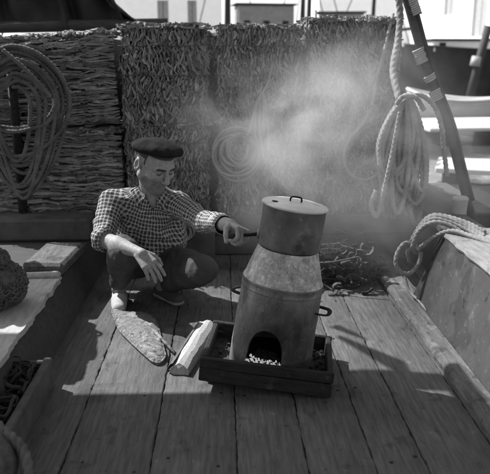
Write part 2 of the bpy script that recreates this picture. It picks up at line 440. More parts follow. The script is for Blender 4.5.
def make_bale(x0, x1, z0, z1, yf, depth, kind, seed, label, tilt=0.0, side=None, top=True):
    rs = np.random.RandomState(seed)
    W, Hh = x1 - x0, z1 - z0
    root = empty('cork_bale', ((x0 + x1) / 2, yf, z0), (0, tilt, rs.uniform(-.012, .012)))
    tag(root, label, 'cork bale', 'cork bales stacked across the deck')
    MB().box((0, depth / 2 + 0.024, Hh / 2 - .014), (W - 0.05, depth - 0.04, Hh - 0.04)).build('core', 'corkdark', root)
    mb = MB()
    wires = [Hh * .22, Hh * .5, Hh * .8]
    def put(x, z, L, t, a, cv, wv, dep=.06):
        near = min(abs(z - q) for q in wires)
        pro = rs.uniform(-.014, .016) - 0.010 * math.exp(-(near / .025) ** 2)
        edge = (max(0, abs(x) - W / 2 + .07) ** 2 * 8 + max(0, z - Hh + .07) ** 2 * 8 + max(0, .05 - z) ** 2 * 9)
        strip(mb, (x, -pro + edge, z), L, t, dep, a, cv, rs, wav=wv)
    if kind == 'ends':
        z = 0.012
        while z < Hh - 0.012:
            row = rs.uniform(.018, .034); x = -W / 2 + .008
            lean = rs.normal(0, .12)
            while x < W / 2 - .008:
                t = rs.uniform(.004, .014)
                put(x + t / 2, min(max(z + rs.normal(0, .014), .012), Hh - .012), rs.uniform(.02, .065) * (1.8 if rs.rand() < .12 else 1), t, lean + rs.normal(0, .36), rs.uniform(-.22, .22), rs.uniform(.0002, .0016))
                x += t * rs.uniform(.75, 1.25)
            z += row
    else:
        z = 0.010
        while z < Hh - .006:
            t = rs.uniform(.005, .016); x = -W / 2
            while x < W / 2 - .02:
                L = rs.uniform(.04, .22)
                put(min(max(x + L / 2, -W / 2 + L * .45), W / 2 - L * .45), min(max(z + rs.normal(0, .008), .01), Hh - .008), L, t, math.pi / 2 + rs.normal(0, .08), rs.uniform(-.25, .25), rs.uniform(.0005, .003))
                x += L * rs.uniform(.7, 1.0)
            z += t * rs.uniform(.6, .95)
    if top:
        for i in range(420):
            x, y = rs.uniform(-W / 2 + .03, W / 2 - .03), abs(rs.normal(0, .3))
            if y > depth - .05: continue
            L = rs.uniform(.05, .16)
            strip(mb, (x, y + .01, Hh + rs.uniform(-.010, .018)), L, rs.uniform(.006, .018), rs.uniform(.008, .016), rs.uniform(-1.5, 1.5), rs.uniform(-.5, .5), rs, face='top', wav=.004)
    if side:
        sgn = 1 if side == 'right' else -1
        for i in range(420):
            zc, y = rs.uniform(.03, Hh - .03), rs.uniform(.03, depth - .04)
            strip(mb, (sgn * (W / 2 + rs.uniform(-.015, .012)), y, zc), rs.uniform(.05, .12), rs.uniform(.012, .022), .05, rs.normal(0, .4), rs.uniform(-.8, .8), rs, face=side, wav=.002)
    A = np.array(mb.v); nq = A + seed * 3.1
    A[:, 0] += .012 * vnoise(nq, 8) + .006 * vnoise(nq, 24, 5.); A[:, 2] += .012 * vnoise(nq, 9, 9.) + .006 * vnoise(nq, 26, 2.); cre = np.exp(-(vnoise(nq * np.array([1, .3, 1.]) if kind == 'ends' else nq * np.array([.35, .3, 1.6]), 11, 3.) / .16) ** 2); A[:, 1] += .012 * vnoise(nq, 7, 4.) + .010 * vnoise(nq, 16, 6.) + .016 * cre
    mb.v = [tuple(q_) for q_ in A]
    o = mb.build('bark_strips', 'cork', root); o['kind'] = 'stuff'
    wb = wires[1:] if kind == 'ends' else wires[:2]
    for q in wb:
        pts = []
        for x in np.linspace(-W / 2 - .006, W / 2 + .006, 14): pts.append((x, -.013 + rs.uniform(-.004, .003), q + rs.uniform(-.004, .004)))
        pts += [(W / 2 + .012, .05, q), (W / 2 + .01, depth, q), (-W / 2 - .01, depth, q), (-W / 2 - .012, .05, q), pts[0]]
        MB().tube(pts, .0028, n=6, cap=False).build('binding_wire', 'wire', root, True)
    return root

YF = 4.34
make_bale(-1.93, -1.30, 0.86, 1.40, YF, .95, 'layers', 11, 'cork bale on the upper row behind the hanging rope coil, beyond the layered one')
make_bale(-1.93, -1.30, 0.285, 0.855, YF, .95, 'layers', 12, 'cork bale on the lower row at the end behind the hanging rope coil')
make_bale(-1.285, -0.665, 0.86, 1.425, YF, .95, 'layers', 13, 'upper cork bale of long horizontal bark layers beside the big rope coil', tilt=-0.055)
make_bale(-1.285, -0.665, 0.285, 0.835, YF + .02, .95, 'layers', 14, 'lower cork bale with horizontal bark layers behind the ledge')
make_bale(-0.64, -0.10, 0.885, 1.475, YF - .02, .95, 'ends', 15, 'upper cork bale of upright bark ends directly behind the man in the beret')
make_bale(-0.64, -0.10, 0.285, 0.875, YF, .95, 'ends', 16, 'lower cork bale hidden partly by the crouching man')
make_bale(-0.045, 0.50, 0.885, 1.475, YF - .01, .95, 'ends', 17, 'upper cork bale with frayed sunlit top edge above the round rope coil')
make_bale(-0.045, 0.50, 0.285, 0.875, YF, .95, 'ends', 18, 'lower cork bale behind the round rope coil and pot')
make_bale(0.517, 1.11, 0.885, 1.52, YF - .02, .95, 'ends', 19, 'upper cork bale veiled by smoke beside the hanging thick ropes', side='right')
make_bale(-0.40, 0.22, 0.285, 0.875, YF + 1.0, .8, 'ends', 23, 'cork bale in the second row behind the gap beside the man, lower tier', top=False)
make_bale(-0.40, 0.22, 0.885, 1.46, YF + 1.0, .8, 'ends', 24, 'cork bale in the second row behind the gap beside the man, upper tier')
make_bale(0.24, 0.88, 0.885, 1.48, YF + 1.0, .8, 'ends', 25, 'cork bale in the second row behind the smoky bales, upper tier')
make_bale(0.24, 0.88, 0.285, 0.875, YF + 1.0, .8, 'ends', 26, 'cork bale in the second row behind the smoky bales, lower tier', top=False)
make_bale(0.522, 1.11, 0.285, 0.875, YF, .95, 'ends', 20, 'lower cork bale veiled by smoke behind the brushwood heap', side='right')

# ================================================================== STOVE, TRAY, POT
tray = empty('fire_tray', (0.174, 2.59, 0.0265), (0, R(5.5), R(-7.5)))      # propped up at one end
tag(tray, 'charred black wooden tray of thick boards under the drum stove', 'tray')
TL, TD, TH = 0.525, 0.382, 0.105
MB().box((-TL / 2 + .05, 0, -.0225), (.06, .22, .041), bev=.006, rot=Matrix.Rotation(R(-5.5), 3, 'Y')).build('chock', 'timber', tray)
MB().box((0, 0, 0.014), (TL - .01, TD - .01, 0.02), bev=.003).build('bottom', 'soot', tray)
for sy in (-1, 1):
    MB().box((0, sy * (TD / 2 - .009), 0.030), (TL, 0.019, 0.056), bev=.004).build('lower_board', 'charred', tray)
    MB().box((0, sy * (TD / 2 - .0095), 0.083), (TL + .006, 0.019, 0.046), bev=.005, rot=Matrix.Rotation(0.012 * sy, 3, 'Y')).build('upper_board', 'charred', tray)
for sx in (-1, 1):
    MB().box((sx * (TL / 2 - .013), 0, 0.054), (0.024, TD - .042, 0.1), bev=.005).build('end_board', 'charred', tray)
# cinders and ash in the tray: uncountable
rs = np.random.RandomState(4); mb = MB()
gx, gy = 40, 28; v = []; f = []
for i in range(gx):
    for j in range(gy):
        x, y = (i / (gx - 1) - .5) * (TL - .05), (j / (gy - 1) - .5) * (TD - .04)
        v.append((x, y, .034 + .012 * float(vnoise(np.array([x * 18, y * 18, 0]))) + .008 * float(vnoise(np.array([x * 60, y * 60, 2]))) + .012 * math.exp(-((x - .0) ** 2 + y * y) / .02)))
for i in range(gx - 1):
    for j in range(gy - 1): k = i * gy + j; f.append((k, k + gy, k + gy + 1, k + 1))
mb.add(v, f)
for i in range(160):
    s = rs.uniform(.006, .02)
    mb.box((rs.uniform(-.235, .235), rs.uniform(-.16, .16), .045 + s * .2), (s, s * rs.uniform(.5, 1), s * rs.uniform(.4, .9)), rot=Matrix.Rotation(rs.uniform(0, 3), 3, (rs.rand(), rs.rand(), 1.)), bev=s * .15)
o = mb.build('cinders', 'cinder', tray); o['kind'] = 'stuff'

TILT = R(8.2)
stove = empty('drum_stove', (0.183, 2.592, 0.050), (R(-0.5), TILT, R(0)))
tag(stove, 'leaning cylindrical sheet-steel stove with conical top and arched fire opening', 'stove')
def stove_r(z): return 0.1725 - 0.010 * z / 0.374
ZT = 0.374
A0, AW = R(-107), 0.098                    # opening direction and half width (m along the wall)
th_half = AW * .80 / 0.172
def shell(rad_off, z_lo, z_hi):
    cols = []
    ths = list(np.linspace(A0 + th_half, A0 + 2 * math.pi - th_half, 70))
    v, f = [], []
    nz = 14
    def colz(th, zl):
        r_ = []
        for t in np.linspace(0, 1, nz):
            z = zl + t * (z_hi - zl); rr = stove_r(z) + rad_off + .0035 * float(vnoise(np.array([math.cos(th) * 3, math.sin(th) * 3, z * 8]))) + .0015 * float(vnoise(np.array([math.cos(th) * 8, math.sin(th) * 8, z * 22])))
            r_.append((rr * math.cos(th), rr * math.sin(th), z))
        return r_
    groups = [[(t, z_lo) for t in ths]]
    inn = []
    for u in np.linspace(-1, 1, 25):
        inn.append((A0 + u * th_half, 0.070 + 0.135 * math.sqrt(max(0, 1 - abs(u) ** 2.2))))
    groups.append(inn)
    for g in groups:
        b = len(v)
        for (t, zl) in g: v += colz(t, zl)
        for i in range(len(g) - 1):
            for k in range(nz - 1): q = b + i * nz + k; f.append((q, q + nz, q + nz + 1, q + 1))
    return v, f
mb = MB()
v1, f1 = shell(0, 0.0, ZT); mb.add(v1, f1)
v2, f2 = shell(-.006, 0.0, ZT); mb.add(v2, [q[::-1] for q in f2])
# thickness of the arch
edge = []
for rad in (0, -.006):
    e = [(stove_r(0) + rad, A0 - th_half, 0.0)]
    for u in np.linspace(-1, 1, 25): e.append((stove_r(.1) + rad, A0 + u * th_half, 0.070 + 0.135 * math.sqrt(max(0, 1 - abs(u) ** 2.2))))
    e.append((stove_r(0) + rad, A0 + th_half, 0.0)); edge.append([(r_ * math.cos(t), r_ * math.sin(t), z) for r_, t, z in e])
n_ = len(edge[0]); mb.add(edge[0] + edge[1], [(i, i + 1, n_ + i + 1, n_ + i) for i in range(n_ - 1)])
# soot licked up the plate round the fire opening
sm_ = M['steel']; n, l = sm_.node_tree.nodes, sm_.node_tree.links; p = n['Principled BSDF']; src = p.inputs['Base Color'].links[0].from_socket
tc = n.new('ShaderNodeTexCoord'); vd = n.new('ShaderNodeVectorMath'); vd.operation = 'DISTANCE'; vd.inputs[1].default_value = (.172 * math.cos(A0 + .25), .172 * math.sin(A0 + .25), .17)
l.new(tc.outputs['Object'], vd.inputs[0]); nz = n.new('ShaderNodeTexNoise'); nz.inputs['Scale'].default_value = 9; nz.inputs['Detail'].default_value = 5; l.new(tc.outputs['Object'], nz.inputs['Vector'])
ma = n.new('ShaderNodeMath'); ma.operation = 'MULTIPLY_ADD'; ma.inputs[1].default_value = .22; l.new(nz.outputs['Fac'], ma.inputs[0]); l.new(vd.outputs['Value'], ma.inputs[2])
mr = n.new('ShaderNodeMapRange'); mr.inputs['From Min'].default_value = .16; mr.inputs['From Max'].default_value = .33; mr.inputs['To Min'].default_value = .22; mr.inputs['To Max'].default_value = 1.0; l.new(ma.outputs[0], mr.inputs['Value'])
mx = n.new('ShaderNodeMix'); mx.data_type = 'RGBA'; mx.blend_type = 'MULTIPLY'; mx.inputs['Factor'].default_value = 1
cc = n.new('ShaderNodeCombineColor'); [l.new(mr.outputs[0], cc.inputs[i]) for i in range(3)]
l.new(src, mx.inputs['A']); l.new(cc.outputs[0], mx.inputs['B']); l.new(mx.outputs['Result'], p.inputs['Base Color'])
body = mb.build('drum', 'steel', stove, True)
MB().lathe([(stove_r(ZT - .03) + .001, ZT - .034), (stove_r(ZT) + .003, ZT - .032), (stove_r(ZT) + .0035, ZT - .028), (stove_r(ZT) + .0015, ZT - .024), (stove_r(ZT) + .002, ZT - .006), (stove_r(ZT) + .0045, ZT), (stove_r(ZT) + .003, ZT + .005)], n=64).build('rolled_seam', 'steel', body, True)
MB().lathe([(stove_r(ZT) + .003, ZT + .002), (0.158, ZT + .014), (0.147, ZT + .052), (0.134, ZT + .096), (0.123, ZT + .131), (0.121, ZT + .136), (0.110, ZT + .135), (0.116, ZT + .096), (0.150, ZT + .0)], n=64).build('cone', 'cone', stove, True)
MB().lathe([(0.164, .046), (0.08, .062), (0.001, .068)], n=48).build('grate', 'soot', stove)
mb = MB()
for a in (math.pi - .55, -0.28):
    for k in range(1):
        h = []
        c, s = math.cos(a), math.sin(a)
        r0 = 0.160
        for (dr, dt) in [(0, -.045), (.012, -.046), (.042, -.036), (.05, 0), (.042, .036), (.012, .046), (0, .045)]:
            h.append(((r0 + dr) * c - dt * s, (r0 + dr) * s + dt * c, 0.275))
        MB().tube(spline(h, 6), .0095, n=8, flat=.42).build('handle', 'soot', stove, True)
# a riveted seam strip
tq = R(-55)
for z in np.linspace(.03, .32, 9):
    rr = stove_r(z) + .002
    MB().lathe([(0.0002, .0028), (.003, .002), (.0045, 0)], n=8, c=(rr * math.cos(tq), rr * math.sin(tq), z), rot=Vector((math.cos(tq), math.sin(tq), 0)).to_track_quat('Z', 'Y').to_matrix()).build('rivet', 'steel', body, True)
# embers and ash seen in the opening
rs = np.random.RandomState(9); mb = MB(); mb2 = MB()
for i in range(520):
    a = A0 + rs.uniform(-.50, .50); r_ = rs.uniform(.08, .166); s = rs.uniform(.004, .010)
    (mb if (rs.rand() < .62 and r_ > .13) else mb2).box((r_ * math.cos(a), r_ * math.sin(a), .058 + s * .3 + rs.uniform(-.012, .004) + (.166 - r_) * .25), (s, s, s * .7), rot=Matrix.Rotation(rs.uniform(0, 3), 3, (rs.rand(), rs.rand(), 1.)), bev=s * .2)
o = mb.build('embers', 'ember', stove); o['kind'] = 'stuff'
o = mb2.build('charcoal', 'soot', stove); o['kind'] = 'stuff'

ZP = ZT + .137
Ms = Matrix.Translation(stove.location) @ stove.rotation_euler.to_matrix().to_4x4()
pot = empty('cooking_pot', Ms @ Vector((0, 0, ZP)), stove.rotation_euler)
tag(pot, 'dark deep cooking pot with pale flat lid and long handle, on the stove', 'pot')
PR, PH = 0.125, 0.172
MB().lathe([(0.001, 0), (PR - .012, 0), (PR - .003, .004), (PR, .014), (PR + .001, PH - .008), (PR + .005, PH - .004), (PR + .005, PH), (PR - .003, PH)], n=72).build('vessel', 'pot', pot, True)
lidp = MB().lathe([(PR + .006, PH - .002), (PR + .0085, PH + .003), (PR + .005, PH + .007), (PR - .012, PH + .006), (PR - .018, PH + .010), (.03, PH + .016), (.0005, PH + .0165)], n=72).build('lid', 'lid', pot, True)
MB().tube(spline([(-.022, 0, PH + .014), (-.022, 0, PH + .027), (-.014, 0, PH + .034), (.014, 0, PH + .034), (.022, 0, PH + .027), (.022, 0, PH + .014)], 6), .0036, n=8).build('lid_handle', 'soot', lidp, True)
MB().lathe([(.012, PH + .0126), (.013, PH + .0136), (.007, PH + .0144), (.0003, PH + .0145)], n=14, c=(-.085, -.03, 0)).build('vent_cap', 'soot', lidp, True)
# straight handle towards the man's hand
Mp = Ms @ Matrix.Translation((0, 0, ZP)); Mpi = Mp.inverted()
h_out = Vector(ay(229, 236.5, 2.70)); h_in = Mp @ Vector((-PR * .985, .012, .035))
hv = [Mpi @ h_in, Mpi @ (h_in * .6 + h_out * .4), Mpi @ h_out]
MB().tube([tuple(q) for q in hv], [.013, .0125, .0135], n=10, flat=.55).build('long_handle', 'soot', pot, True)
MB().lathe([(.0005, .007), (.018, .006), (.021, 0)], n=14, c=(-PR - .001, .012, .035), rot=Matrix.Rotation(R(-90), 3, 'Y')).build('handle_plate', 'pot', pot, True)

# ================================================================== FIRE FAN, FIREWOOD
fo = [(112, 306), (120, 309), (133, 309.5), (147, 310), (156, 317), (160, 331), (164, 346), (165, 352), (160, 358), (153, 357), (143, 349), (131, 338), (120, 327), (116, 319)]
outl = np.array([dk(x, y, .035) for x, y in fo]); oc = outl.mean(0)
fan = empty('fire_fan', (oc[0], oc[1], 0)); tag(fan, 'flat mottled kite-shaped fire fan with thin stick handle lying beside white espadrille', 'fire fan')
ring = np.array(spline(outl, 5, closed=True))[:-1]
v, f = [], []; n_ = len(ring)
levels = [(.985, .011), (1.005, .022), (0.97, .031), (0.86, .036), (0.72, .040), (.55, .044), (0.4, .048), (.25, .050), (0.12, .051)]
for k, (s, z) in enumerate(levels):
    for p in ring:
        q = oc + (p - oc) * s
        tip = math.exp(-((p[0] - outl[0][0]) ** 2 + (p[1] - outl[0][1]) ** 2) / .02)
        v.append((q[0] - oc[0], q[1] - oc[1], z * (1 - .3 * tip) + .02 * tip + .005 * float(vnoise(np.array([q[0] * 22, q[1] * 22, k]))) + .004 * float(vnoise(np.array([q[0] * 60, q[1] * 60, k * .5])))))
for k in range(len(levels) - 1):
    for i in range(n_): a, b = k * n_ + i, k * n_ + (i + 1) % n_; f.append((a, b, b + n_, a + n_))
f.append(tuple(range((len(levels) - 1) * n_, len(levels) * n_))); f.append(tuple(range(n_ - 1, -1, -1)))
v = [(x, y, z - .010) for x, y, z in v]
fb = mesh('woven_blade', v, f, 'fan', fan, True)
rim = [(p[0] - oc[0], p[1] - oc[1], .0135) for p in ring]; rim.append(rim[0])
MB().tube(rim, .0055, n=6, strand=True, pitch=5, step=.006).build('braided_edge', 'fan', fan, True)
s0, s1 = dk(152, 330, .035) - oc, dk(175, 354, .008) - oc
MB().tube([(s0[0], s0[1], .040), ((s0[0] + s1[0]) / 2, (s0[1] + s1[1]) / 2, .028), (s1[0], s1[1], .010)], [.007, .0075, .008], n=8).build('stick_handle', 'fan', fan, True)

wp = [dk(179, 369, .03), dk(206, 325, .03)]
wd = (wp[1] - wp[0]); WL = np.linalg.norm(wd); wa = math.atan2(wd[1], wd[0])
fwo = empty('split_log', ((wp[0] + wp[1])[0] / 2, (wp[0] + wp[1])[1] / 2, 0), (0, 0, wa)); tag(fwo, 'pale split firewood log lying on deck beside the black tray', 'firewood')
v, f = [], []; ns, nr = 36, 14; rs = np.random.RandomState(2)
base = [(-.048, .004), (-.05, .022), (-.042, .04), (-.02, .055), (.0, .058), (.02, .050), (.038, .042), (.05, .025), (.05, .006), (.03, .001), (.01, .0), (-.01, .0), (-.03, .001), (-.042, .002)]
for i in range(ns):
    t = i / (ns - 1); s = 0.88 + .14 * t
    for j, (y, z) in enumerate(base):
        g = .0045 * float(vnoise(np.array([t * 3.2, j * 1.7, 3.]))) + .002 * float(vnoise(np.array([t * 14, j * 2.3, 9.])))
        end = .012 * float(vnoise(np.array([j * 1.3, 5., t])))if i in (0, ns - 1) else 0
        v.append(((t - .5) * WL + end, y * s * (.95) + g, max(z * s + (g if z > .003 else 0), 0.0008)))
for i in range(ns - 1):
    for j in range(nr): a, b = i * nr + j, i * nr + (j + 1) % nr; f.append((a, b, b + nr, a + nr))
f.append(tuple(range(nr - 1, -1, -1))); f.append(tuple(range((ns - 1) * nr, ns * nr)))
mesh('wood', v, f, 'firewood', fwo, False)
v = []
f = []
for i in range(ns):
    t = i / (ns - 1)
    for (y, z) in [(.050, .004), (.0535, .028), (.040, .0465), (.030, .050)]:
        v.append(((t - .5) * WL * .97, y + .001 * float(vnoise(np.array([t * 9, z * 99, 1.]))) - .001, z))
for i in range(ns - 1):
    for j in range(3): k = i * 4 + j; f.append((k, k + 1, k + 5, k + 4))
mesh('bark', v, f, 'corkdark', fwo)

# ================================================================== ROPES
def rope_obj(name, paths, label, cat='rope', m='rope', group=None, r=.011):
    mb = MB()
    for p in paths: rope(mb, p, r)
    o = mb.build(name, m, None, True); tag(o, label, cat, group); return o
def hank(hook, n, w0, w1, L0, L1, seed, dep=.03, tw=0.0, sway=0.0):
    """loops of one rope hanging from a hook as a hank"""
    rs = np.random.RandomState(seed); pts = []
    for i in range(n):
        W = rs.uniform(w0, w1); L = rs.uniform(L0, L1); dy = rs.uniform(-dep, dep); ox = rs.uniform(-.03, .03); sk = rs.uniform(-.05, .05) + sway
        for t in np.linspace(0, 2 * math.pi, 14, endpoint=False):
            z = -(1 - math.cos(t)) / 2
            zz = 1 - (1 + z) ** 1.0
            x = math.sin(t) * W * (0.55 + .45 * math.sin(min(1, -z * 1.15) * math.pi * .62))
            pts.append((hook[0] + x + ox * -z + sk * -z, hook[1] + dy * (-z) + rs.uniform(-.004, .004) - .025 * math.cos(t * 1) * (1 if i % 2 else -1) * .3, hook[2] + z * L + rs.uniform(-.006, .006)))
    return spline(pts, 5)
# large coil at the left on a stanchion
st = MB().tube([(-1.27, 4.19, .19), (-1.27, 4.19, 1.30)], [.03, .028], n=12).build('stanchion', 'charred', None, True)
tag(st, 'dark wooden stanchion holding the big hanging rope coil', 'stanchion')
cbn = empty('shade_roll', (-1.56, 3.34, .2)); tag(cbn, 'unseen dark canvas roll on two posts, added to shade the deck by the ledge', 'canvas')  # added outside the view to cast the shadow bulge on the left deck
blob('roll', np.array([0, 0, .86]), (.12, .36, .20), 'tarp', 31, .22, cbn)
for y in (-.22, .24):
    MB().tube([(0, y, -.002), (0, y, .80)], .018, n=8).build('post', 'timber', cbn, True)
    MB().tube([(.13 * math.cos(a), y, .86 + .21 * math.sin(a)) for a in np.linspace(0, 6.3, 24)], .008, n=6).build('tie', 'rope', cbn, True)
paths = []
rs = np.random.RandomState(21)
pts = []; cl_ = ay(17, 104, 4.10)
for i in range(14):
    rad = .11 + .0165 * i + rs.uniform(-.008, .008); cy = 4.10 + rs.uniform(-.04, .03); L = rs.uniform(.56, .86) if i % 3 else rs.uniform(.34, .52)
    ox = rs.uniform(-.02, .02)
    for t in np.linspace(0, 2 * math.pi, 16, endpoint=False):
        x = math.sin(t) * rad; z = math.cos(t) * rad * 1.02
        if z < 0: z = z * (L - rad) / rad * .9; x *= (1 - .22 * min(1, -z / .6))
        pts.append((cl_[0] + ox + x, cy + .02 * math.cos(t) + rs.uniform(-.003, .003), cl_[2] + z + rs.uniform(-.006, .006)))
paths.append(spline(pts, 5))
paths.append(spline(path([(3, 50, 4.03), (22, 66, 4.02), (38, 82, 4.03), (50, 96, 4.05)]), 10))
rope_obj('rope_coil', paths, 'large dark rope coil hanging in round loops above the side ledge', m='ropedark', r=.0125)
# coil on the bales in the middle
pts = []; rs = np.random.RandomState(77); c = ay(238, 150, 4.30)
for i in range(9):
    rad = (.06, .075, .095, .11, .12, .135, .145, .155, .10)[i] + rs.uniform(-.008, .008); ox, oz = rs.uniform(-.02, .02), rs.uniform(-.025, .01) - .25 * (rad - .1); sq_ = rs.uniform(.88, 1.12)
    for t in np.linspace(0, 2 * math.pi, 11, endpoint=False):
        pts.append((c[0] + ox + rad * math.cos(-t) * sq_, 4.305 - .012 * (i % 3) + rs.uniform(-.005, .005), c[2] + oz + rad * math.sin(-t) / sq_ + rs.uniform(-.005, .005)))
paths = [spline(pts, 5)]
rope_obj('rope_coil', paths, 'round flat rope coil hung on the bale front between man and pot', r=.0085)
c = ay(262, 93, 4.30)
paths = [hank((c[0], 4.30, c[2]), 4, .022, .05, .30, .44, 5, dep=.02), spline(path([(263, 96, 4.3), (258, 100, 4.29), (250, 128, 4.28), (243, 146, 4.28)]), 8), spline(path([(262, 94, 4.31), (268, 82, 4.31), (271, 70, 4.33), (274, 62, 4.34)]), 8)]
rope_obj('rope_hank', paths, 'narrow hank of thin rope hanging beside the round flat coil', r=.0085)
# loop and hanks on the right
paths = [spline(path([(372, 108, 4.24), (362, 124, 4.24), (349, 140, 4.24), (344, 155, 4.23), (347, 170, 4.22), (358, 179, 4.21), (372, 178, 4.21), (384, 166, 4.21), (386, 148, 4.2), (390, 130, 4.15), (398, 118, 4.1), (404, 104, 4.05)]), 10),
         spline(path([(372, 106, 4.24), (376, 80, 4.24), (384, 52, 4.22), (390, 26, 4.3), (393, 14, 4.42)]), 8)]
rope_obj('rope', paths, 'slack rope loop hanging across the smoky bale face', r=.010)
c = ay(405, 100, 3.95)
paths = [hank((c[0], 3.95, c[2]), 12, .03, .13, .40, .72, 31, dep=.05, sway=-.03),
         hank((c[0] + .03, 3.97, c[2] + .01), 9, .02, .09, .48, .78, 37, dep=.05, sway=.05),
         spline(path([(404, 100, 3.9), (420, 95, 3.9), (434, 106, 3.92), (441, 125, 3.95), (444, 150, 3.98), (447, 176, 4.0)]), 10),
         spline(path([(396, 104, 3.88), (404, 96, 3.86), (416, 98, 3.86), (424, 110, 3.88)]), 10),
         spline(path([(400, 112, 3.88), (393, 150, 3.88), (384, 190, 3.88), (377, 216, 3.88), (371, 205, 3.89), (376, 190, 3.9)]), 10)]
rope_obj('rope_hank', paths, 'thick rope hank hanging from the leaning spar beside the smoke', r=.0145)
rope_obj('rope', [spline(path([(390, -60, 4.3), (395, -20, 4.28), (400, 10, 4.26), (398, 40, 4.2), (393, 70, 4.1), (399, 100, 3.97)]), 10)], 'thick twisted rope running down to the hank on the leaning spar', r=.021)
# coil draped over the end of the bulwark
paths = []
for k, (dy, dz) in enumerate([(0, 0), (.02, -2), (.05, -6), (-.03, 5), (.035, -4)]):
    b = [(484, 240 + dz, 3.12 + dy), (468, 231 + dz, 3.2 + dy), (448, 221 + dz, 3.26 + dy), (432, 220 + dz * .8, 3.3 + dy), (420, 229 + dz * .6, 3.34 + dy), (413, 243 + dz * .3, 3.36 + dy), (414 + k, 252, 3.38 + dy)]
    rj = np.random.RandomState(50 + k); b = [(x_ + rj.uniform(-1.5, 1.5), y_ + rj.uniform(-1.8, 1.8), Y_ + rj.uniform(-.012, .012)) for x_, y_, Y_ in b]
    paths.append(spline(path(b), 10))
paths.append(spline(path([(414, 250, 3.36), (406, 243, 3.35), (398, 252, 3.34), (396, 264, 3.33), (402, 273, 3.32), (411, 273, 3.31), (419, 263, 3.3), (421, 252, 3.32)]), 10))
paths.append(spline(path([(420, 248, 3.33), (436, 236, 3.25), (452, 231, 3.18), (470, 236, 3.1), (490, 243, 3.0), (520, 250, 2.9)]), 10))
paths.append(spline(path([(410, 262, 3.36), (408, 252, 3.35), (414, 246, 3.33), (420, 250, 3.3)]), 8))
rope_obj('rope_coil', paths, 'pale rope coil draped over the corner of the bulwark cap', r=.0125)
# tail of that rope down the waterway
rope_obj('rope', [spline(path([(404, 272, 3.42), (409, 290, 3.36), (418, 300, 3.26), (428, 312, 3.13)]), 8)], 'thin rope end trailing down onto the waterway timber', r=.007)

# small coil and pale box behind the man's arm
c = ay(184, 231, 4.05)
pts = [(c[0] + (.05 + .012 * math.sin(i * .31)) * math.cos(i * .5), 4.05 + .012 * math.sin(i * .9), c[2] + .055 * math.sin(i * .5)) for i in range(60)]
bx = MB().box((c[0] + .02, 4.12, .13), (.34, .12, .26), bev=.01).build('low_box', 'coaming'); tag(bx, 'low dark box standing behind the crouching man against the bales', 'box')
rope_obj('rope_coil', [spline(pts, 4)], 'small rope coil lying against the low dark box behind the man', r=.008)

# ================================================================== BRUSHWOOD HEAP
rs = np.random.RandomState(8); mb = MB()
c = ay(342, 270, 3.82)
for i in range(170):
    L = rs.uniform(.06, .26); a = rs.normal(0, .7); z = abs(rs.normal(0, .10)) + .01
    x, y = c[0] + rs.normal(.0, .075), 3.82 + rs.normal(0, .09)
    e = rs.uniform(-.25, .3)
    p0 = np.array([x - L / 2 * math.cos(a), y - L / 2 * math.sin(a), max(.008, z - e * L / 2)]); p1 = np.array([x + L / 2 * math.cos(a), y + L / 2 * math.sin(a), max(.008, z + e * L / 2)])
    mid = (p0 + p1) / 2 + rs.uniform(-.03, .03, 3); mid[2] = max(mid[2], .008)
    mb.tube(spline([p0, mid, p1], 5), rs.uniform(.002, .006), n=5)
for i in range(130):
    s = rs.uniform(.012, .035)
    strip(mb, (c[0] + rs.normal(.0, .085), 3.76 + rs.normal(0, .08), rs.uniform(.02, .22)), s * 2, .012, s, rs.uniform(-3, 3), rs.uniform(-.8, .8), rs)
o = mb.build('brushwood', 'scrap'); tag(o, 'tangled heap of brushwood and bark scraps behind the stove', 'brushwood', kind='stuff')

# ================================================================== LEFT SIDE
sk = empty('net_bundle', (-1.03, 2.86, .223)); tag(sk, 'round bundle of dark netting resting on the bleached side ledge', 'net')
def woolly(c, rad, seed, name):
    b_ = blob(name, np.array(c), rad, 'sack', seed, .10, sk, flatten=.80); b_.scale = (1, 1, 1)
    rs = np.random.RandomState(seed); mb = MB()
    for i in range(230):
        d = nrmz(rs.normal(0, 1, 3) + np.array([.2, -.3, .25])); t1 = nrmz(np.cross(d, rs.normal(0, 1, 3))); pts = []
        L = rs.uniform(.3, .9)
        for q in np.linspace(-L / 2, L / 2, 7):
            e = nrmz(d + t1 * q + rs.normal(0, .05, 3)); p_ = np.array(c) + e * np.array(rad) * (1.0 + rs.uniform(-.02, .05))
            p_[2] = max(p_[2], .006); pts.append(p_)
        mb.tube(spline(pts, 3), rs.uniform(.0022, .0048), n=5)
    o = mb.build('netting', 'sack', b_, True); o['kind'] = 'stuff'
woolly((-.015, 0, .092), (.160, .165, .115), 3, 'roll')
woolly((-.065, .0, .205), (.140, .135, .062), 8, 'upper_roll')

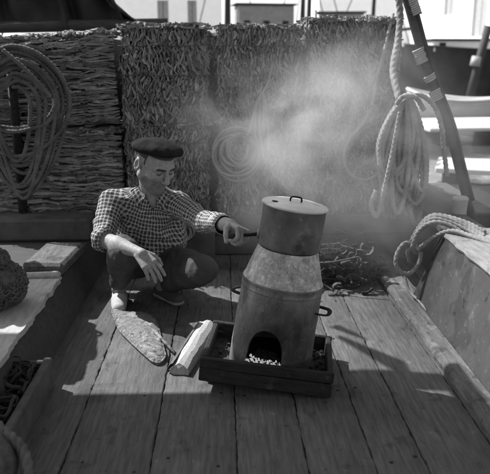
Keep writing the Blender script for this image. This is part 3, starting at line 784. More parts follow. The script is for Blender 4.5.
cr = empty('net_box', (-0.9, 2.13, 0)); tag(cr, 'low dark box holding a tangle of black net and chain', 'box')
MB().box((-.712 + .9, 0.02, .065), (.032, .72, .13), bev=.006).build('side_board', 'crate', cr)
MB().box((-1.05 + .9, 0.02, .065), (.03, .72, .13), bev=.006).build('side_board', 'crate', cr)
MB().box((-.88 + .9, .365, .06), (.31, .028, .12), bev=.006).build('end_board', 'crate', cr)
MB().box((-.88 + .9, -.325, .06), (.31, .028, .12), bev=.006).build('end_board', 'crate', cr)
MB().box((-.88 + .9, .02, .012), (.31, .69, .02)).build('bottom', 'soot', cr)
rs = np.random.RandomState(12); mb = MB()
for i in range(120):
    c0 = np.array([rs.uniform(-1.02, -.745), rs.uniform(1.93, 2.5), rs.uniform(.04, .155)]); pts = []
    a0, rr = rs.uniform(0, 6), rs.uniform(.03, .09)
    tz = rs.uniform(-.5, .5)
    for k in range(9):
        a = a0 + k * .6
        pts.append((min(max(c0[0] + rr * math.cos(a), -1.025), -.735) + .9, min(max(c0[1] + rr * math.sin(a), 1.92), 2.53) - 2.2, max(.03, c0[2] + rr * tz * math.sin(a + 1) + rs.uniform(-.01, .01))))
    mb.tube(spline(pts, 4), rs.uniform(.0025, .0075), n=6)
o = mb.build('tangle', 'net', cr, True); o['kind'] = 'stuff'
MB().tube(spline([(-.16, -.05, .17), (-.05, 0.0, .185), (.06, .05, .175), (.07, .06, .165), (-.02, .10, .17), (-.13, .12, .16)], 6), .011, n=8).build('iron_bar', 'crate', cr, True)

fd = empty('fender', (-.745, 1.86, 0)); tag(fd, 'rounded canvas fender bound with a thick dark rope beside the net box', 'fender')
blob('pad', np.array([-.03, -.06, .088]), (.135, .20, .088), 'sack', 22, .05, fd, flatten=.98)
ring = [ay(x_, y_, Y_) - np.array([-.745, 1.86, 0]) for x_, y_, Y_ in [(-14, 420, 1.98), (-4, 424, 1.95), (4, 432, 1.92), (13, 439, 1.89), (21, 447, 1.86), (26, 458, 1.82), (28, 472, 1.78), (27, 490, 1.74), (22, 505, 1.71)]]
mb = MB(); rope(mb, spline(ring, 4), .017); mb.build('binding_rope', 'ropedark', fd, True)

# ================================================================== SPAR WITH RIGGING ON THE RIGHT
s_top, s_bot = ay(398, -30, 4.15), ay(467, 200, 4.15)
spar = empty('leaning_spar', tuple(s_bot)); tag(spar, 'slender dark spar leaning outboard with pale lashings', 'spar')
sb = np.array(s_bot); s_foot = s_bot + (s_bot - s_top) * .14
bend = [s_foot, s_bot, ay(458, 165, 4.15), ay(448, 125, 4.15), ay(434, 88, 4.15), ay(421, 50, 4.15), ay(410, 10, 4.15), s_top, s_top + (s_top - ay(410, 10, 4.15)) * 3]
MB().tube([tuple(q - sb) for q in spline(bend, 6)], .027, n=10).build('pole', 'timber', spar, True)
MB().tube([tuple(q - sb + np.array([.035, -.01, 0])) for q in spline(bend[1:8], 6)], .012, n=8).build('stay', 'timber', spar, True)
for (px, py, ln) in [(420, 56, 7), (413, 6, 9), (436, 95, 5), (430, 78, 3)]:
    a, b = ay(px - .26 * ln - .5, py - ln, 4.15) - sb, ay(px + .30 * ln + .5, py + ln, 4.15) - sb
    ax_ = (b - a) / np.linalg.norm(b - a); e1 = np.cross(ax_, [0, 1, 0]); e1 /= np.linalg.norm(e1); e2 = np.cross(ax_, e1); nn_ = int(np.linalg.norm(b - a) / .011) * 10
    MB().tube([a + (b - a) * q / nn_ + (.0325 + .0015 * math.sin(q * 1.7)) * (e1 * math.cos(q * .6283) + e2 * math.sin(q * .6283)) for q in range(nn_ + 1)], .0062, n=6).build('lashing', 'canvas', spar, True)
bo = empty('bollard', tuple(dk(459, 214, .37))); tag(bo, 'short pale-topped bollard post on the low rail', 'bollard')
MB().lathe([(.001, .11), (.040, .108), (.048, .10), (.05, .09), (.046, .08), (.042, .0), (.042, -.02)], n=20).build('post', 'canvas', bo, True)

# ================================================================== THE MAN (signed-distance modelling, meshed by surface nets)
def caps(P, a, b, ra, rb=None):
    a, b = np.asarray(a, float), np.asarray(b, float); rb = ra if rb is None else rb
    d = b - a; t = np.clip(((P - a) @ d) / (d @ d + 1e-12), 0, 1)
    return np.linalg.norm(P - a - t[:, None] * d, axis=1) - (ra + t * (rb - ra))
def ecaps(P, a, b, ra, rb, wide, k):
    """capsule whose section is stretched by k along the axis 'wide'"""
    a, b = np.asarray(a, float), np.asarray(b, float); wd = nrmz(wide)
    d = b - a; t = np.clip(((P - a) @ d) / (d @ d), 0, 1)
    q = P - a - t[:, None] * d; c = q @ wd
    q = q - np.outer(c * (1 - 1 / k), wd)
    return (np.linalg.norm(q, axis=1) - (ra + t * (rb - ra)))
def ell(P, c, r, B=None):
    q = P - np.asarray(c, float)
    if B is not None: q = q @ np.asarray(B).T
    r = np.asarray(r, float)
    k0 = np.linalg.norm(q / r, axis=1); k1 = np.linalg.norm(q / (r * r), axis=1) + 1e-9
    return k0 * (k0 - 1) / k1
def smin(a, b, k):
    h = np.clip(.5 + .5 * (b - a) / k, 0, 1); return b * (1 - h) + a * h - k * h * (1 - h)
def smax(a, b, k): return -smin(-a, -b, k)
def U(k, *ds):
    o = ds[0]
    for d in ds[1:]: o = smin(o, d, k)
    return o
def nets(fn, lo, hi, h):
    lo, hi = np.asarray(lo, float), np.asarray(hi, float)
    n = np.ceil((hi - lo) / h).astype(int) + 1
    g = np.stack(np.meshgrid(*[lo[i] + h * np.arange(n[i]) for i in range(3)], indexing='ij'), -1).reshape(-1, 3)
    V = np.concatenate([fn(g[i:i + 400000]) for i in range(0, len(g), 400000)]).reshape(n)
    s = V < 0; m = n - 1
    cnt = np.zeros(m); acc = np.zeros(tuple(m) + (3,))
    cs = [(i, j, k) for i in (0, 1) for j in (0, 1) for k in (0, 1)]
    sl_ = lambda c: tuple(slice(c[i], c[i] + m[i]) for i in range(3))
    for ax in range(3):
        for c in cs:
            if c[ax]: continue
            c2 = list(c); c2[ax] = 1
            A, B = V[sl_(c)], V[sl_(c2)]
            x = (A < 0) != (B < 0); t = np.where(x, A / np.where(x, A - B, 1), 0)
            cnt += x
            for i in range(3): acc[..., i] += np.where(x, (t if i == ax else c[i]), 0)
    act = cnt > 0; idx = -np.ones(m, int); idx[act] = np.arange(act.sum())
    ijk = np.argwhere(act)
    verts = lo + h * (ijk + acc[act] / cnt[act][:, None])
    quads = []
    for ax in range(3):
        o1, o2 = (ax + 1) % 3, (ax + 2) % 3
        a = [slice(1, m[i]) for i in range(3)]; a[ax] = slice(0, m[ax]); b = list(a); b[ax] = slice(1, m[ax] + 1)
        A, B = s[tuple(a)], s[tuple(b)]
        e = np.argwhere(A != B); start = np.array([x.start for x in a]); e0 = e + start
        flip = A[tuple(e.T)] if len(e) else np.zeros(0, bool)
        def cell(d1, d2):
            q = e0.copy(); q[:, o1] -= d1; q[:, o2] -= d2; return idx[tuple(q.T)]
        q = np.stack([cell(1, 1), cell(0, 1), cell(0, 0), cell(1, 0)], 1)
        q[~flip] = q[~flip][:, ::-1]
        quads.append(q)
    quads = np.concatenate(quads); quads = quads[(quads >= 0).all(1)]
    return verts, quads

J = dict(nb=ay(152, 190, 3.47), rs=ay(112, 203, 3.49), ls=ay(179, 206, 3.45), re=ay(102, 239, 3.33), rw=ay(139, 252.5, 3.15),
         le=ay(205, 222, 3.17), lw=ay(233, 233.5, 2.90), hd=ay(154.5, 164.5, 3.40), pel=np.array([-.445, 3.64, .215]),
         rh=np.array([-.535, 3.61, .215]), lh=np.array([-.365, 3.62, .205]), rk=ay(123, 252, 3.25), lk=ay(201, 269, 3.27),
         ra=np.array([-.573, 3.455, .085]), la=np.array([-.335, 3.53, .075]))
chest = J['pel'] * .35 + J['nb'] * .65 + np.array([0, .03, -.02])
belly = J['pel'] * .72 + J['nb'] * .28 + np.array([0.01, -.015, 0])
side = nrmz(J['ls'] - J['rs'])
# head frame: looks down to the right of the picture
fyaw, fpit = R(43), R(24)
fwd = np.array([math.sin(fyaw) * math.cos(fpit), -math.cos(fyaw) * math.cos(fpit), -math.sin(fpit)])
hl = nrmz(np.cross(np.array([0.10, 0.0, 1.0]), fwd))     # person's left
hu = nrmz(np.cross(fwd, hl)); HB = np.stack([hl, fwd, hu])
hc_ = J['hd']
HS = 1.12
def head_sdf(P):
    q = (P - hc_) @ HB.T / HS; q[:, 0] /= 1.09; ax = np.abs(q[:, 0]); s = np.stack([ax, q[:, 1], q[:, 2]], 1)
    d = ell(s, (0, -.016, .032), (.076, .098, .086))
    d = smax(d, s[:, 2] - .092, .02)
    d = smin(d, ell(s, (0, .030, -.030), (.059, .060, .082)), .03)
    d = smin(d, caps(s, (.050, -.005, -.052), (.016, .066, -.096), .018, .017), .03)
    d = smin(d, ell(s, (0, .072, -.099), (.021, .018, .017)), .02)
    d = smin(d, caps(s, (0, .082, .022), (.042, .068, .020), .012, .010), .016)
    d = smin(d, ell(s, (.043, .058, -.022), (.024, .024, .020)), .02)
    d = smax(d, -ell(s, (.030, .094, .002), (.019, .017, .011)), .012)
    d = smin(d, ell(s, (.030, .0735, .0005), (.0145, .0125, .0115)), .003)
    d = smin(d, caps(s, (0, .088, .014), (0, .112, -.030), .0075, .0115), .010)
    d = smin(d, ell(s, (.0125, .099, -.034), (.008, .010, .0075)), .006)
    d = smin(d, caps(s, (0, .089, -.0585), (.018, .081, -.061), .0062, .004), .007)
    d = smin(d, caps(s, (0, .087, -.0715), (.016, .080, -.0705), .0068, .0045), .007)
    d = smax(d, -caps(s, (0, .099, -.065), (.023, .086, -.0655), .0028, .002), .003)
    d = smax(d, -caps(s, (.020, .092, -.036), (.034, .072, -.066), .0022, .0016), .006)
    d = smax(d, -caps(s, (.012, .094, .034), (.035, .084, .036), .0014, .001), .004)
    d = smax(d, -ell(s, (.060, .052, -.058), (.012, .022, .020)), .014)
    ear = ell(s, (.079, -.014, -.002), (.010, .020, .033)); ear = smax(ear, -ell(s, (.090, -.010, .002), (.009, .011, .020)), .006)
    d = smin(d, ear, .008)
    return d
neck_a = J['nb'] + np.array([0.0, .01, -.03]); neck_b = hc_ - hu * .055 - fwd * .022
def fingers(W, d, n, thumb, curls, spread=.10, thumb_bend=(.3, .4), tk=1.0, tdir=.75, tn=.35):
    """list of capsules: palm + five fingers; n = back-of-hand normal, thumb = side of the thumb"""
    d = nrmz(d); n = nrmz(n - d * (n @ d)); t = nrmz(np.cross(d, n)); t = t if t @ thumb > 0 else -t
    out = []
    for o in (-.028, -.010, .010, .028):
        out.append((W + d * .012 + t * o * .62, W + d * .082 + t * o * 1.05, .0145 * tk, .0125 * tk))
    lens = [(.040, .026, .021), (.046, .030, .023), (.042, .027, .022), (.032, .020, .019)]
    for i, o in enumerate((.031, .010, -.011, -.031)):
        p = W + d * (.086 - (.006 if i == 3 else 0) - (.003 if i == 0 else 0)) + t * o
        dd = nrmz(d + t * (o * spread / .03)); a = 0; r_ = .0098 * tk
        for k in range(3):
            a += curls[i][k]
            v = nrmz(dd * math.cos(a) - n * math.sin(a)); q = p + v * lens[i][k]
            out.append((p, q, r_, r_ * .9)); p = q; r_ *= .9
    p = W + d * .022 + t * .024; a = tdir
    for k, (ln, r_) in enumerate(((.042, .0135), (.033, .0115), (.027, .010))):
        v = nrmz(d * math.cos(a) + t * math.sin(a) - n * tn * (1 + .8 * k)); q = p + v * ln
        out.append((p, q, r_ * tk, r_ * .92 * tk)); p = q
        if k < 2: a -= thumb_bend[k]
    return out
hd_r = fingers(J['rw'], ay(156, 272, 3.08) - J['rw'], np.array([.25, -.75, .6]), np.array([.9, .2, .3]), [(.25, .35, .25), (.30, .4, .3), (.38, .45, .3), (.45, .5, .3)], tk=1.10)
bar = nrmz(np.array(h_in) - np.array(h_out))
g0 = np.array(h_out) * .62 + np.array(h_in) * .38
hdn = nrmz(np.array([.35, .25, .9]))
W_l = g0 - nrmz(np.array([.55, -.83, -.05])) * .075 + np.array([0, 0, .028])
J['lw'] = W_l
hd_l = fingers(W_l, np.array([.62, -.78, -.12]), hdn, np.array([-.6, -.6, .3]), [(1.0, 1.2, .8), (1.05, 1.25, .8), (1.1, 1.25, .8), (1.15, 1.25, .8)], spread=.02, tdir=.9, thumb_bend=(.5, .6), tn=.55)
def hand_sdf(L):
    def fn(P):
        d = None
        for i, (a, b, ra, rb) in enumerate(L):
            c = caps(P, a, b, ra, rb); d = c if d is None else smin(d, c, .010 if i < 4 else .0035)
        return d
    return fn
def arm_r(P): return U(.02, caps(P, J['rs'], J['re'], .050, .041), caps(P, J['re'], J['re'] * .55 + J['rw'] * .45, .042, .041), caps(P, J['re'] * .55 + J['rw'] * .45, J['rw'], .041, .026))
def arm_l(P): return U(.02, caps(P, J['ls'], J['le'], .050, .040), caps(P, J['le'], J['le'] * .5 + J['lw'] * .5, .041, .037), caps(P, J['le'] * .5 + J['lw'] * .5, J['lw'], .037, .026))
def foot(an, toe): return an, toe
toe_r, toe_l = np.array([-.555, 3.31, .028]), np.array([-.255, 3.43, .026])
heel_r, heel_l = np.array([-.578, 3.50, .04]), np.array([-.36, 3.57, .04])
def body_sdf(P):
    d = ecaps(P, J['pel'], chest, .095, .098, side, 1.45) * .8
    d = smin(d, ecaps(P, chest, J['nb'] - np.array([0, 0, .05]), .095, .05, side, 1.5) * .8, .05)
    d = smin(d, caps(P, neck_a, neck_b, .062, .056), .03)
    d = U(.03, d, arm_r(P), arm_l(P))
    d = U(.04, d, caps(P, J['rh'], J['rk'], .078, .052), caps(P, J['lh'], J['lk'], .078, .052))
    d = U(.02, d, caps(P, J['rk'], J['ra'], .050, .034), caps(P, J['lk'], J['la'], .050, .034))
    d = U(.02, d, caps(P, heel_r, toe_r, .030, .022), caps(P, heel_l, toe_l, .030, .022), caps(P, J['ra'], heel_r, .034, .03), caps(P, J['la'], heel_l, .034, .03))
    return d
man = empty('person', (-.45, 3.5, 0))
tag(man, 'man in checked shirt and dark beret crouching on deck with hand on pot handle', 'person')
base_ = np.array([-.45, 3.5, 0])
pv, pf = [], []
off = 0
for fn, lo, hi, h in [(body_sdf, (-.75, 2.7, -.01), (.12, 3.8, .72), .009),
                      (lambda P: smin(head_sdf(P), caps(P, neck_a, neck_b, .060, .055), .022), hc_ - .155, hc_ + np.array([.155, .155, .14]), .0028),
                      (hand_sdf([(J['re'] * .3 + J['rw'] * .7, J['rw'] + nrmz(J['rw'] - J['re']) * .02, .033, .025)] + hd_r), np.minimum(J['rw'], ay(156, 272, 3.08)) - .12, np.maximum(J['rw'], ay(156, 272, 3.08)) + .12, .0028),
                      (hand_sdf([(J['le'] * .3 + J['lw'] * .7, J['lw'], .034, .025)] + hd_l), W_l - .16, W_l + .16, .0028)]:
    v_, q_ = nets(fn, lo, hi, h); pv.append(v_); pf.append(q_ + off); off += len(v_)
nb_, nh_ = len(pv[0]), len(pv[1])
V_, Q_ = np.concatenate(pv), np.concatenate(pf)
# tone attribute: hair, brows, stubble, lips, plus shade painted into the eye sockets
q = (V_ - hc_) @ HB.T / HS; q[:, 0] /= 1.09; tone = np.full(len(V_), 0.255)
ish = np.zeros(len(V_), bool); ish[nb_:nb_ + nh_] = True
ax = np.abs(q[:, 0])
hair = ish & (((q[:, 1] < .022 - .3 * np.maximum(0, -q[:, 2])) & (q[:, 2] > -.055) & (ax > .02) & ~((np.abs(q[:, 1] + .012) < .026) & (ax > .071) & (np.abs(q[:, 2]) < .04)) & ((q[:, 1] < -.03) | (q[:, 2] > .012))) | (q[:, 2] > .062))
tone[hair] = .03
stb = np.clip((-.030 - q[:, 2] - .35 * np.maximum(0, .02 - q[:, 1])) / .03, 0, 1) * np.clip((q[:, 1] + .01) / .03, 0, 1) * np.clip((q[:, 2] + .135) / .02, 0, 1); tone = np.where(ish & ~hair, tone - .105 * stb, tone)
brow = ish & (np.abs(q[:, 2] - .021 + .15 * (ax - .03) ** 2 * 30) < .0055) & (ax > .010) & (ax < .048) & (q[:, 1] > .05); tone[brow] = .035
sock_shade = np.exp(-(((ax - .030) / .017) ** 2 + ((q[:, 2] - .002) / .010) ** 2)) * (q[:, 1] > .04); tone = np.where(ish & ~hair, tone * (1 - .42 * sock_shade), tone)
eye = ish & (np.abs(q[:, 2] + .002) < .0036) & (np.abs(ax - .031) < .012) & (q[:, 1] > .06); tone[eye] = .07
lip = ish & (q[:, 2] < -.056) & (q[:, 2] > -.077) & (ax < .02) & (q[:, 1] > .07); tone[lip] = .16
me = bpy.data.meshes.new('body'); me.from_pydata([tuple(x) for x in (V_ - base_)], [], [tuple(map(int, x)) for x in Q_]); me.update()
me.polygons.foreach_set('use_smooth', [True] * len(me.polygons))
at = me.attributes.new('tone', 'FLOAT', 'POINT'); at.data.foreach_set('value', tone.astype(np.float32))
sm = bpy.data.materials.new('skin'); sm.use_nodes = True; n, l = sm.node_tree.nodes, sm.node_tree.links
p = n['Principled BSDF']; p.inputs['Roughness'].default_value = .62; p.inputs['Specular IOR Level'].default_value = .35
an = n.new('ShaderNodeAttribute'); an.attribute_name = 'tone'
nz = n.new('ShaderNodeTexNoise'); nz.inputs['Scale'].default_value = 70; nz.inputs['Detail'].default_value = 5
tcn = n.new('ShaderNodeTexCoord'); l.new(tcn.outputs['Object'], nz.inputs['Vector'])
m1 = n.new('ShaderNodeMapRange'); m1.inputs['From Min'].default_value = .3; m1.inputs['From Max'].default_value = .7; m1.inputs['To Min'].default_value = .78; m1.inputs['To Max'].default_value = 1.15
l.new(nz.outputs['Fac'], m1.inputs['Value']); mu = n.new('ShaderNodeMath'); mu.operation = 'MULTIPLY'
l.new(an.outputs['Fac'], mu.inputs[0]); l.new(m1.outputs[0], mu.inputs[1])
cc = n.new('ShaderNodeCombineColor'); [l.new(mu.outputs[0], cc.inputs[i]) for i in range(3)]; l.new(cc.outputs[0], p.inputs['Base Color'])
bp = n.new('ShaderNodeBump'); bp.inputs['Strength'].default_value = .35; bp.inputs['Distance'].default_value = .002; l.new(nz.outputs['Fac'], bp.inputs['Height']); l.new(bp.outputs[0], p.inputs['Normal'])
me.materials.append(sm); M['skin'] = sm
link(bpy.data.objects.new('body', me), man)

# ---- shirt
front = nrmz(np.cross(side, np.array([0, 0, 1.0]))); front = front if front[1] < 0 else -front
cut_r = J['re'] + nrmz(J['rw'] - J['re']) * .035; cut_l = J['lw'] - nrmz(J['lw'] - J['le']) * .055
mid_l = J['le'] * .5 + J['lw'] * .5
waist = J['pel'] + np.array([0, 0, -.02])
segs = [(waist, belly, .128, .132), (belly, chest, .132, .125), (chest, J['nb'] - np.array([0, 0, .055]), .125, .075),
        (J['rs'], J['re'], .070, .056), (J['re'], cut_r, .058, .058), (J['ls'], J['le'], .068, .054), (J['le'], cut_l, .054, .041)]
kw = [1.42, 1.40, 1.45]
def shirt_segs(P):
    ds = [ecaps(P, segs[i][0], segs[i][1], segs[i][2], segs[i][3], side, kw[i]) * .85 for i in range(3)]
    ds += [caps(P, *segs[i]) for i in range(3, 7)]
    return ds
def shirt_sdf(P):
    ds = shirt_segs(P)
    d = U(.05, ds[0], ds[1], ds[2])
    yoke = caps(P, J['rs'] + np.array([.02, 0, .01]), J['nb'] + np.array([-.03, .02, -.025]), .058, .055)
    yoke2 = caps(P, J['ls'] + np.array([-.02, 0, .01]), J['nb'] + np.array([.03, .02, -.025]), .058, .055)
    d = U(.04, d, yoke, yoke2)
    d = smin(d, U(.015, ds[3], ds[4]), .025); d = smin(d, U(.02, ds[5], ds[6]), .025)
    # folds
    fold = .0095 * vnoise(P * np.array([1, 1, .55]), 17) + .0055 * vnoise(P * np.array([.6, .6, 1.2]), 40, 3.3) + .006 * np.abs(vnoise(P * np.array([.5, .5, 1.0]), 26, 8.1))
    d = d + fold
    # ends of the sleeves and hem
    d = smax(d, np.where(caps(P, J['re'], J['rw'], .09) < 0, (P - cut_r) @ nrmz(J['rw'] - J['re']), -1), .006)
    d = smax(d, np.where(caps(P, J['le'], J['lw'] + (J['lw'] - J['le']), .09) < 0, (P - cut_l) @ nrmz(J['lw'] - J['le']), -1), .006)
    d = smax(d, (waist[2] - .03) - P[:, 2], .01)
    # open collar: a wedge in front of the throat
    qn = P - (J['nb'] + front * .075 + np.array([.015, 0, -.045]))
    sd = np.abs(qn @ nrmz(side + np.array([0, 0, 0]))); up_ = qn[:, 2]
    wedge = np.maximum(sd - (.006 + np.clip(up_ + .045, 0, .2) * .40), -(qn @ front) - .075)
    d = smax(d, -np.maximum(wedge, -(up_ + .045)), .006)
    d = smax(d, -(caps(P, neck_a, neck_b, .064, .064)), .004)
    return d
v_, q_ = nets(shirt_sdf, (-.77, 2.8, .16), (.10, 3.82, .70), .0062)
cen = v_[q_].mean(1)
sid = np.argmin(np.stack(shirt_segs(cen), 0), 0)
me = bpy.data.meshes.new('shirt'); me.from_pydata([tuple(x) for x in (v_ - base_)], [], [tuple(map(int, x)) for x in q_]); me.update()
me.polygons.foreach_set('use_smooth', [True] * len(me.polygons))
uv = me.uv_layers.new(name='cloth'); data = np.zeros((len(q_), 4, 2))
for k in range(7):
    a, b = np.asarray(segs[0][0] if k < 3 else segs[k][0]), np.asarray(segs[2][1] if k < 3 else segs[k][1])
    fsel = np.where(sid == k)[0]
    if not len(fsel): continue
    ax_ = nrmz(b - a); e1 = nrmz(np.cross(ax_, front if k < 3 else np.array([0, 0, 1.0]))); e2 = np.cross(ax_, e1)
    if k >= 3: e1, e2 = e2, e1
    pts = v_[q_[fsel]] - a
    th_ = np.arctan2((pts @ e1) / (1.42 if k < 3 else 1), -(pts @ e2)); ref = th_[:, :1]; th_ = ref + (th_ - ref + math.pi) % (2 * math.pi) - math.pi
    data[fsel, :, 0] = th_ * (.165 if k < 3 else .060); data[fsel, :, 1] = pts @ ax_
uv.data.foreach_set('uv', data.reshape(-1).astype(np.float32))
cm = bpy.data.materials.new('checked_cotton'); cm.use_nodes = True; n, l = cm.node_tree.nodes, cm.node_tree.links
p = n['Principled BSDF']; p.inputs['Roughness'].default_value = .9; p.inputs['Specular IOR Level'].default_value = .2
un = n.new('ShaderNodeUVMap'); un.uv_map = 'cloth'; sx = n.new('ShaderNodeSeparateXYZ')
tw = n.new('ShaderNodeTexCoord'); wz = n.new('ShaderNodeTexNoise'); wz.inputs['Scale'].default_value = 38; wz.inputs['Detail'].default_value = 3; l.new(tw.outputs['Object'], wz.inputs['Vector'])
vs_ = n.new('ShaderNodeVectorMath'); vs_.operation = 'MULTIPLY_ADD'; vs_.inputs[1].default_value = (.010, .010, 0); l.new(wz.outputs['Color'], vs_.inputs[0]); l.new(un.outputs[0], vs_.inputs[2]); l.new(vs_.outputs[0], sx.inputs[0])
lines = []
for i in range(2):
    d1 = n.new('ShaderNodeMath'); d1.operation = 'DIVIDE'; d1.inputs[1].default_value = .0208; l.new(sx.outputs[i], d1.inputs[0])
    fr_ = n.new('ShaderNodeMath'); fr_.operation = 'FRACT'; l.new(d1.outputs[0], fr_.inputs[0])
    pg = n.new('ShaderNodeMath'); pg.operation = 'PINGPONG'; pg.inputs[1].default_value = .5; l.new(fr_.outputs[0], pg.inputs[0])
    mr = n.new('ShaderNodeMapRange'); mr.inputs['From Min'].default_value = .08; mr.inputs['From Max'].default_value = .25; mr.inputs['To Min'].default_value = 1; mr.inputs['To Max'].default_value = 0
    l.new(pg.outputs[0], mr.inputs['Value']); lines.append(mr.outputs[0])
ad = n.new('ShaderNodeMath'); l.new(lines[0], ad.inputs[0]); l.new(lines[1], ad.inputs[1])
mr = n.new('ShaderNodeMapRange'); mr.inputs['From Max'].default_value = 2; mr.inputs['To Min'].default_value = .040; mr.inputs['To Max'].default_value = .42
l.new(ad.outputs[0], mr.inputs['Value'])
cc = n.new('ShaderNodeCombineColor'); [l.new(mr.outputs[0], cc.inputs[i]) for i in range(3)]; l.new(cc.outputs[0], p.inputs['Base Color'])
me.materials.append(cm)
shirt = link(bpy.data.objects.new('shirt', me), man)
# collar wings, rolled cuff, buttons
def flap(pts, name, parent, th=.004):
    P = [np.asarray(x, float) - base_ for x in pts]; nn = nrmz(np.cross(P[1] - P[0], P[2] - P[0])); k = len(P)
    v = [x + nn * th for x in P] + [x - nn * th for x in P]
    f = [tuple(range(k)), tuple(range(2 * k - 1, k - 1, -1))] + [(i, (i + 1) % k, k + (i + 1) % k, k + i) for i in range(k)]
    o = mesh(name, v, f, cm, parent)
    u = o.data.uv_layers.new(name='cloth'); vv_ = np.array(v)
    for lp in o.data.loops: c_ = vv_[lp.vertex_index]; u.data[lp.index].uv = (c_[0] * 1.0, c_[2] * 1.0)
    return o
nbp = J['nb']
def drape(quad, name, parent, nu=7, nv=6, gap=.006):
    Q = [np.asarray(x, float) for x in quad]; top_, bot_ = [], []
    for i in range(nu):
        for k in range(nv):
            u, t = i / (nu - 1), k / (nv - 1)
            c_ = (Q[0] * (1 - u) + Q[1] * u) * (1 - t) + (Q[3] * (1 - u) + Q[2] * u) * t
            dr = nrmz(front * .8 + np.array([0, 0, .6]))
            for _ in range(14): c_ = c_ + dr * (gap + .004 * math.sin(t * 3.1) - float(shirt_sdf(c_[None])[0])) * .7
            top_.append(c_ - base_); bot_.append(c_ - dr * .004 - base_)
    v = top_ + bot_; n_ = len(top_); f = []
    for i in range(nu - 1):
        for k in range(nv - 1): q = i * nv + k; f += [(q, q + nv, q + nv + 1, q + 1), (n_ + q, n_ + q + 1, n_ + q + nv + 1, n_ + q + nv)]
    rim_ = [i * nv for i in range(nu)] + [(nu - 1) * nv + k for k in range(1, nv)] + [i * nv + nv - 1 for i in range(nu - 2, -1, -1)] + [k for k in range(nv - 2, 0, -1)]
    f += [(rim_[i], rim_[(i + 1) % len(rim_)], n_ + rim_[(i + 1) % len(rim_)], n_ + rim_[i]) for i in range(len(rim_))]
    o = mesh(name, v, f, cm, parent, True); u_ = o.data.uv_layers.new(name='cloth')
    for lp in o.data.loops: w_ = lp.vertex_index % n_; u_.data[lp.index].uv = ((w_ // nv) / (nu - 1) * .085 + .004, (w_ % nv) / (nv - 1) * .055 + .006)
    return o
for s_ in (-1, 1):
    a = nbp + side * s_ * .060 + front * .015 + np.array([0, 0, .016]); b = nbp + side * s_ * .022 + front * .066 + np.array([.004, 0, -.030])
    drape([a, b, b + side * s_ * .045 + front * .02 + np.array([0, 0, -.045]), a + side * s_ * .045 + front * .02 + np.array([0, 0, -.022])], 'collar', shirt)
cufd = nrmz(J['rw'] - J['re'])
cf = MB().lathe([(.052, -.022), (.0605, -.02), (.063, -.006), (.062, .008), (.056, .012), (.048, .010)], n=28, rot=Vector(cufd).to_track_quat('Z', 'Y').to_matrix(), c=tuple(cut_r - cufd * .006 - base_))
o = cf.build('rolled_cuff', cm, shirt, True); u = o.data.uv_layers.new(name='cloth')
for lp in o.data.loops: u.data[lp.index].uv = ((lp.vertex_index % 28) / 28 * .365, (lp.vertex_index // 28) * .011)
for k in range(4):
    t = .08 + k * .24
    c_ = nbp * (1 - t) + belly * t + front * (.088 + .055 * min(1, t * 2)) + np.array([.012, 0, -.035])
    for _ in range(12):
        dd = float(shirt_sdf(c_[None])[0]); c_ = c_ - front * dd * .8
    MB().lathe([(.0004, .002), (.005, .002), (.006, 0)], n=10, rot=Vector(front).to_track_quat('Z', 'Y').to_matrix(), c=tuple(c_ + front * .001 - base_)).build('button', 'canvas', shirt, True)
# hanging cuff flap at the reaching wrist
dl = nrmz(J['lw'] - J['le'])
flap([cut_l - dl * .05 + np.array([0, -.03, -.036]), cut_l + dl * .004 + np.array([0, -.032, -.034]), cut_l - dl * .005 + np.array([0, -.03, -.068]), cut_l - dl * .022 + np.array([0, -.03, -.060])], 'loose_cuff', shirt, .0015)

# ---- trousers
hem_r = J['ra'] + (J['rk'] - J['ra']) * .17; hem_l = J['la'] + (J['lk'] - J['la']) * .12
def tr_sdf(P):
    d = ecaps(P, J['pel'] + np.array([0, .0, .03]), J['pel'] + np.array([0, .015, -.03]), .118, .115, side, 1.32) * .85
    d = U(.05, d, caps(P, J['rh'], J['rk'], .100, .075), caps(P, J['lh'], J['lk'], .100, .078))
    d = U(.03, d, caps(P, J['rk'], hem_r, .072, .058), caps(P, J['lk'], hem_l, .074, .058))
    d = smin(d, ell(P, J['rh'] + np.array([-.045, -.07, .005]), (.045, .08, .085)), .04)
    fd_ = .014 * vnoise(P * np.array([1, 1, .5]), 14, 1.2) + .008 * np.abs(vnoise(P * np.array([1, 1, .4]), 30, 7.7)) + .003 * vnoise(P, 55, 2.2)
    d = d + fd_
    for hem, kn, an_ in ((hem_r, J['rk'], J['ra']), (hem_l, J['lk'], J['la'])):
        ax_ = nrmz(an_ - kn)
        d = smax(d, np.where(caps(P, kn, an_ + ax_ * .1, .1) < 0, (P - hem) @ ax_, -1), .006)
    return smax(d, .012 - P[:, 2], .008)
v_, q_ = nets(tr_sdf, (-.80, 3.02, -.005), (.02, 3.84, .48), .0068)
mesh('trousers', v_ - base_, q_, 'trouser', man, True)
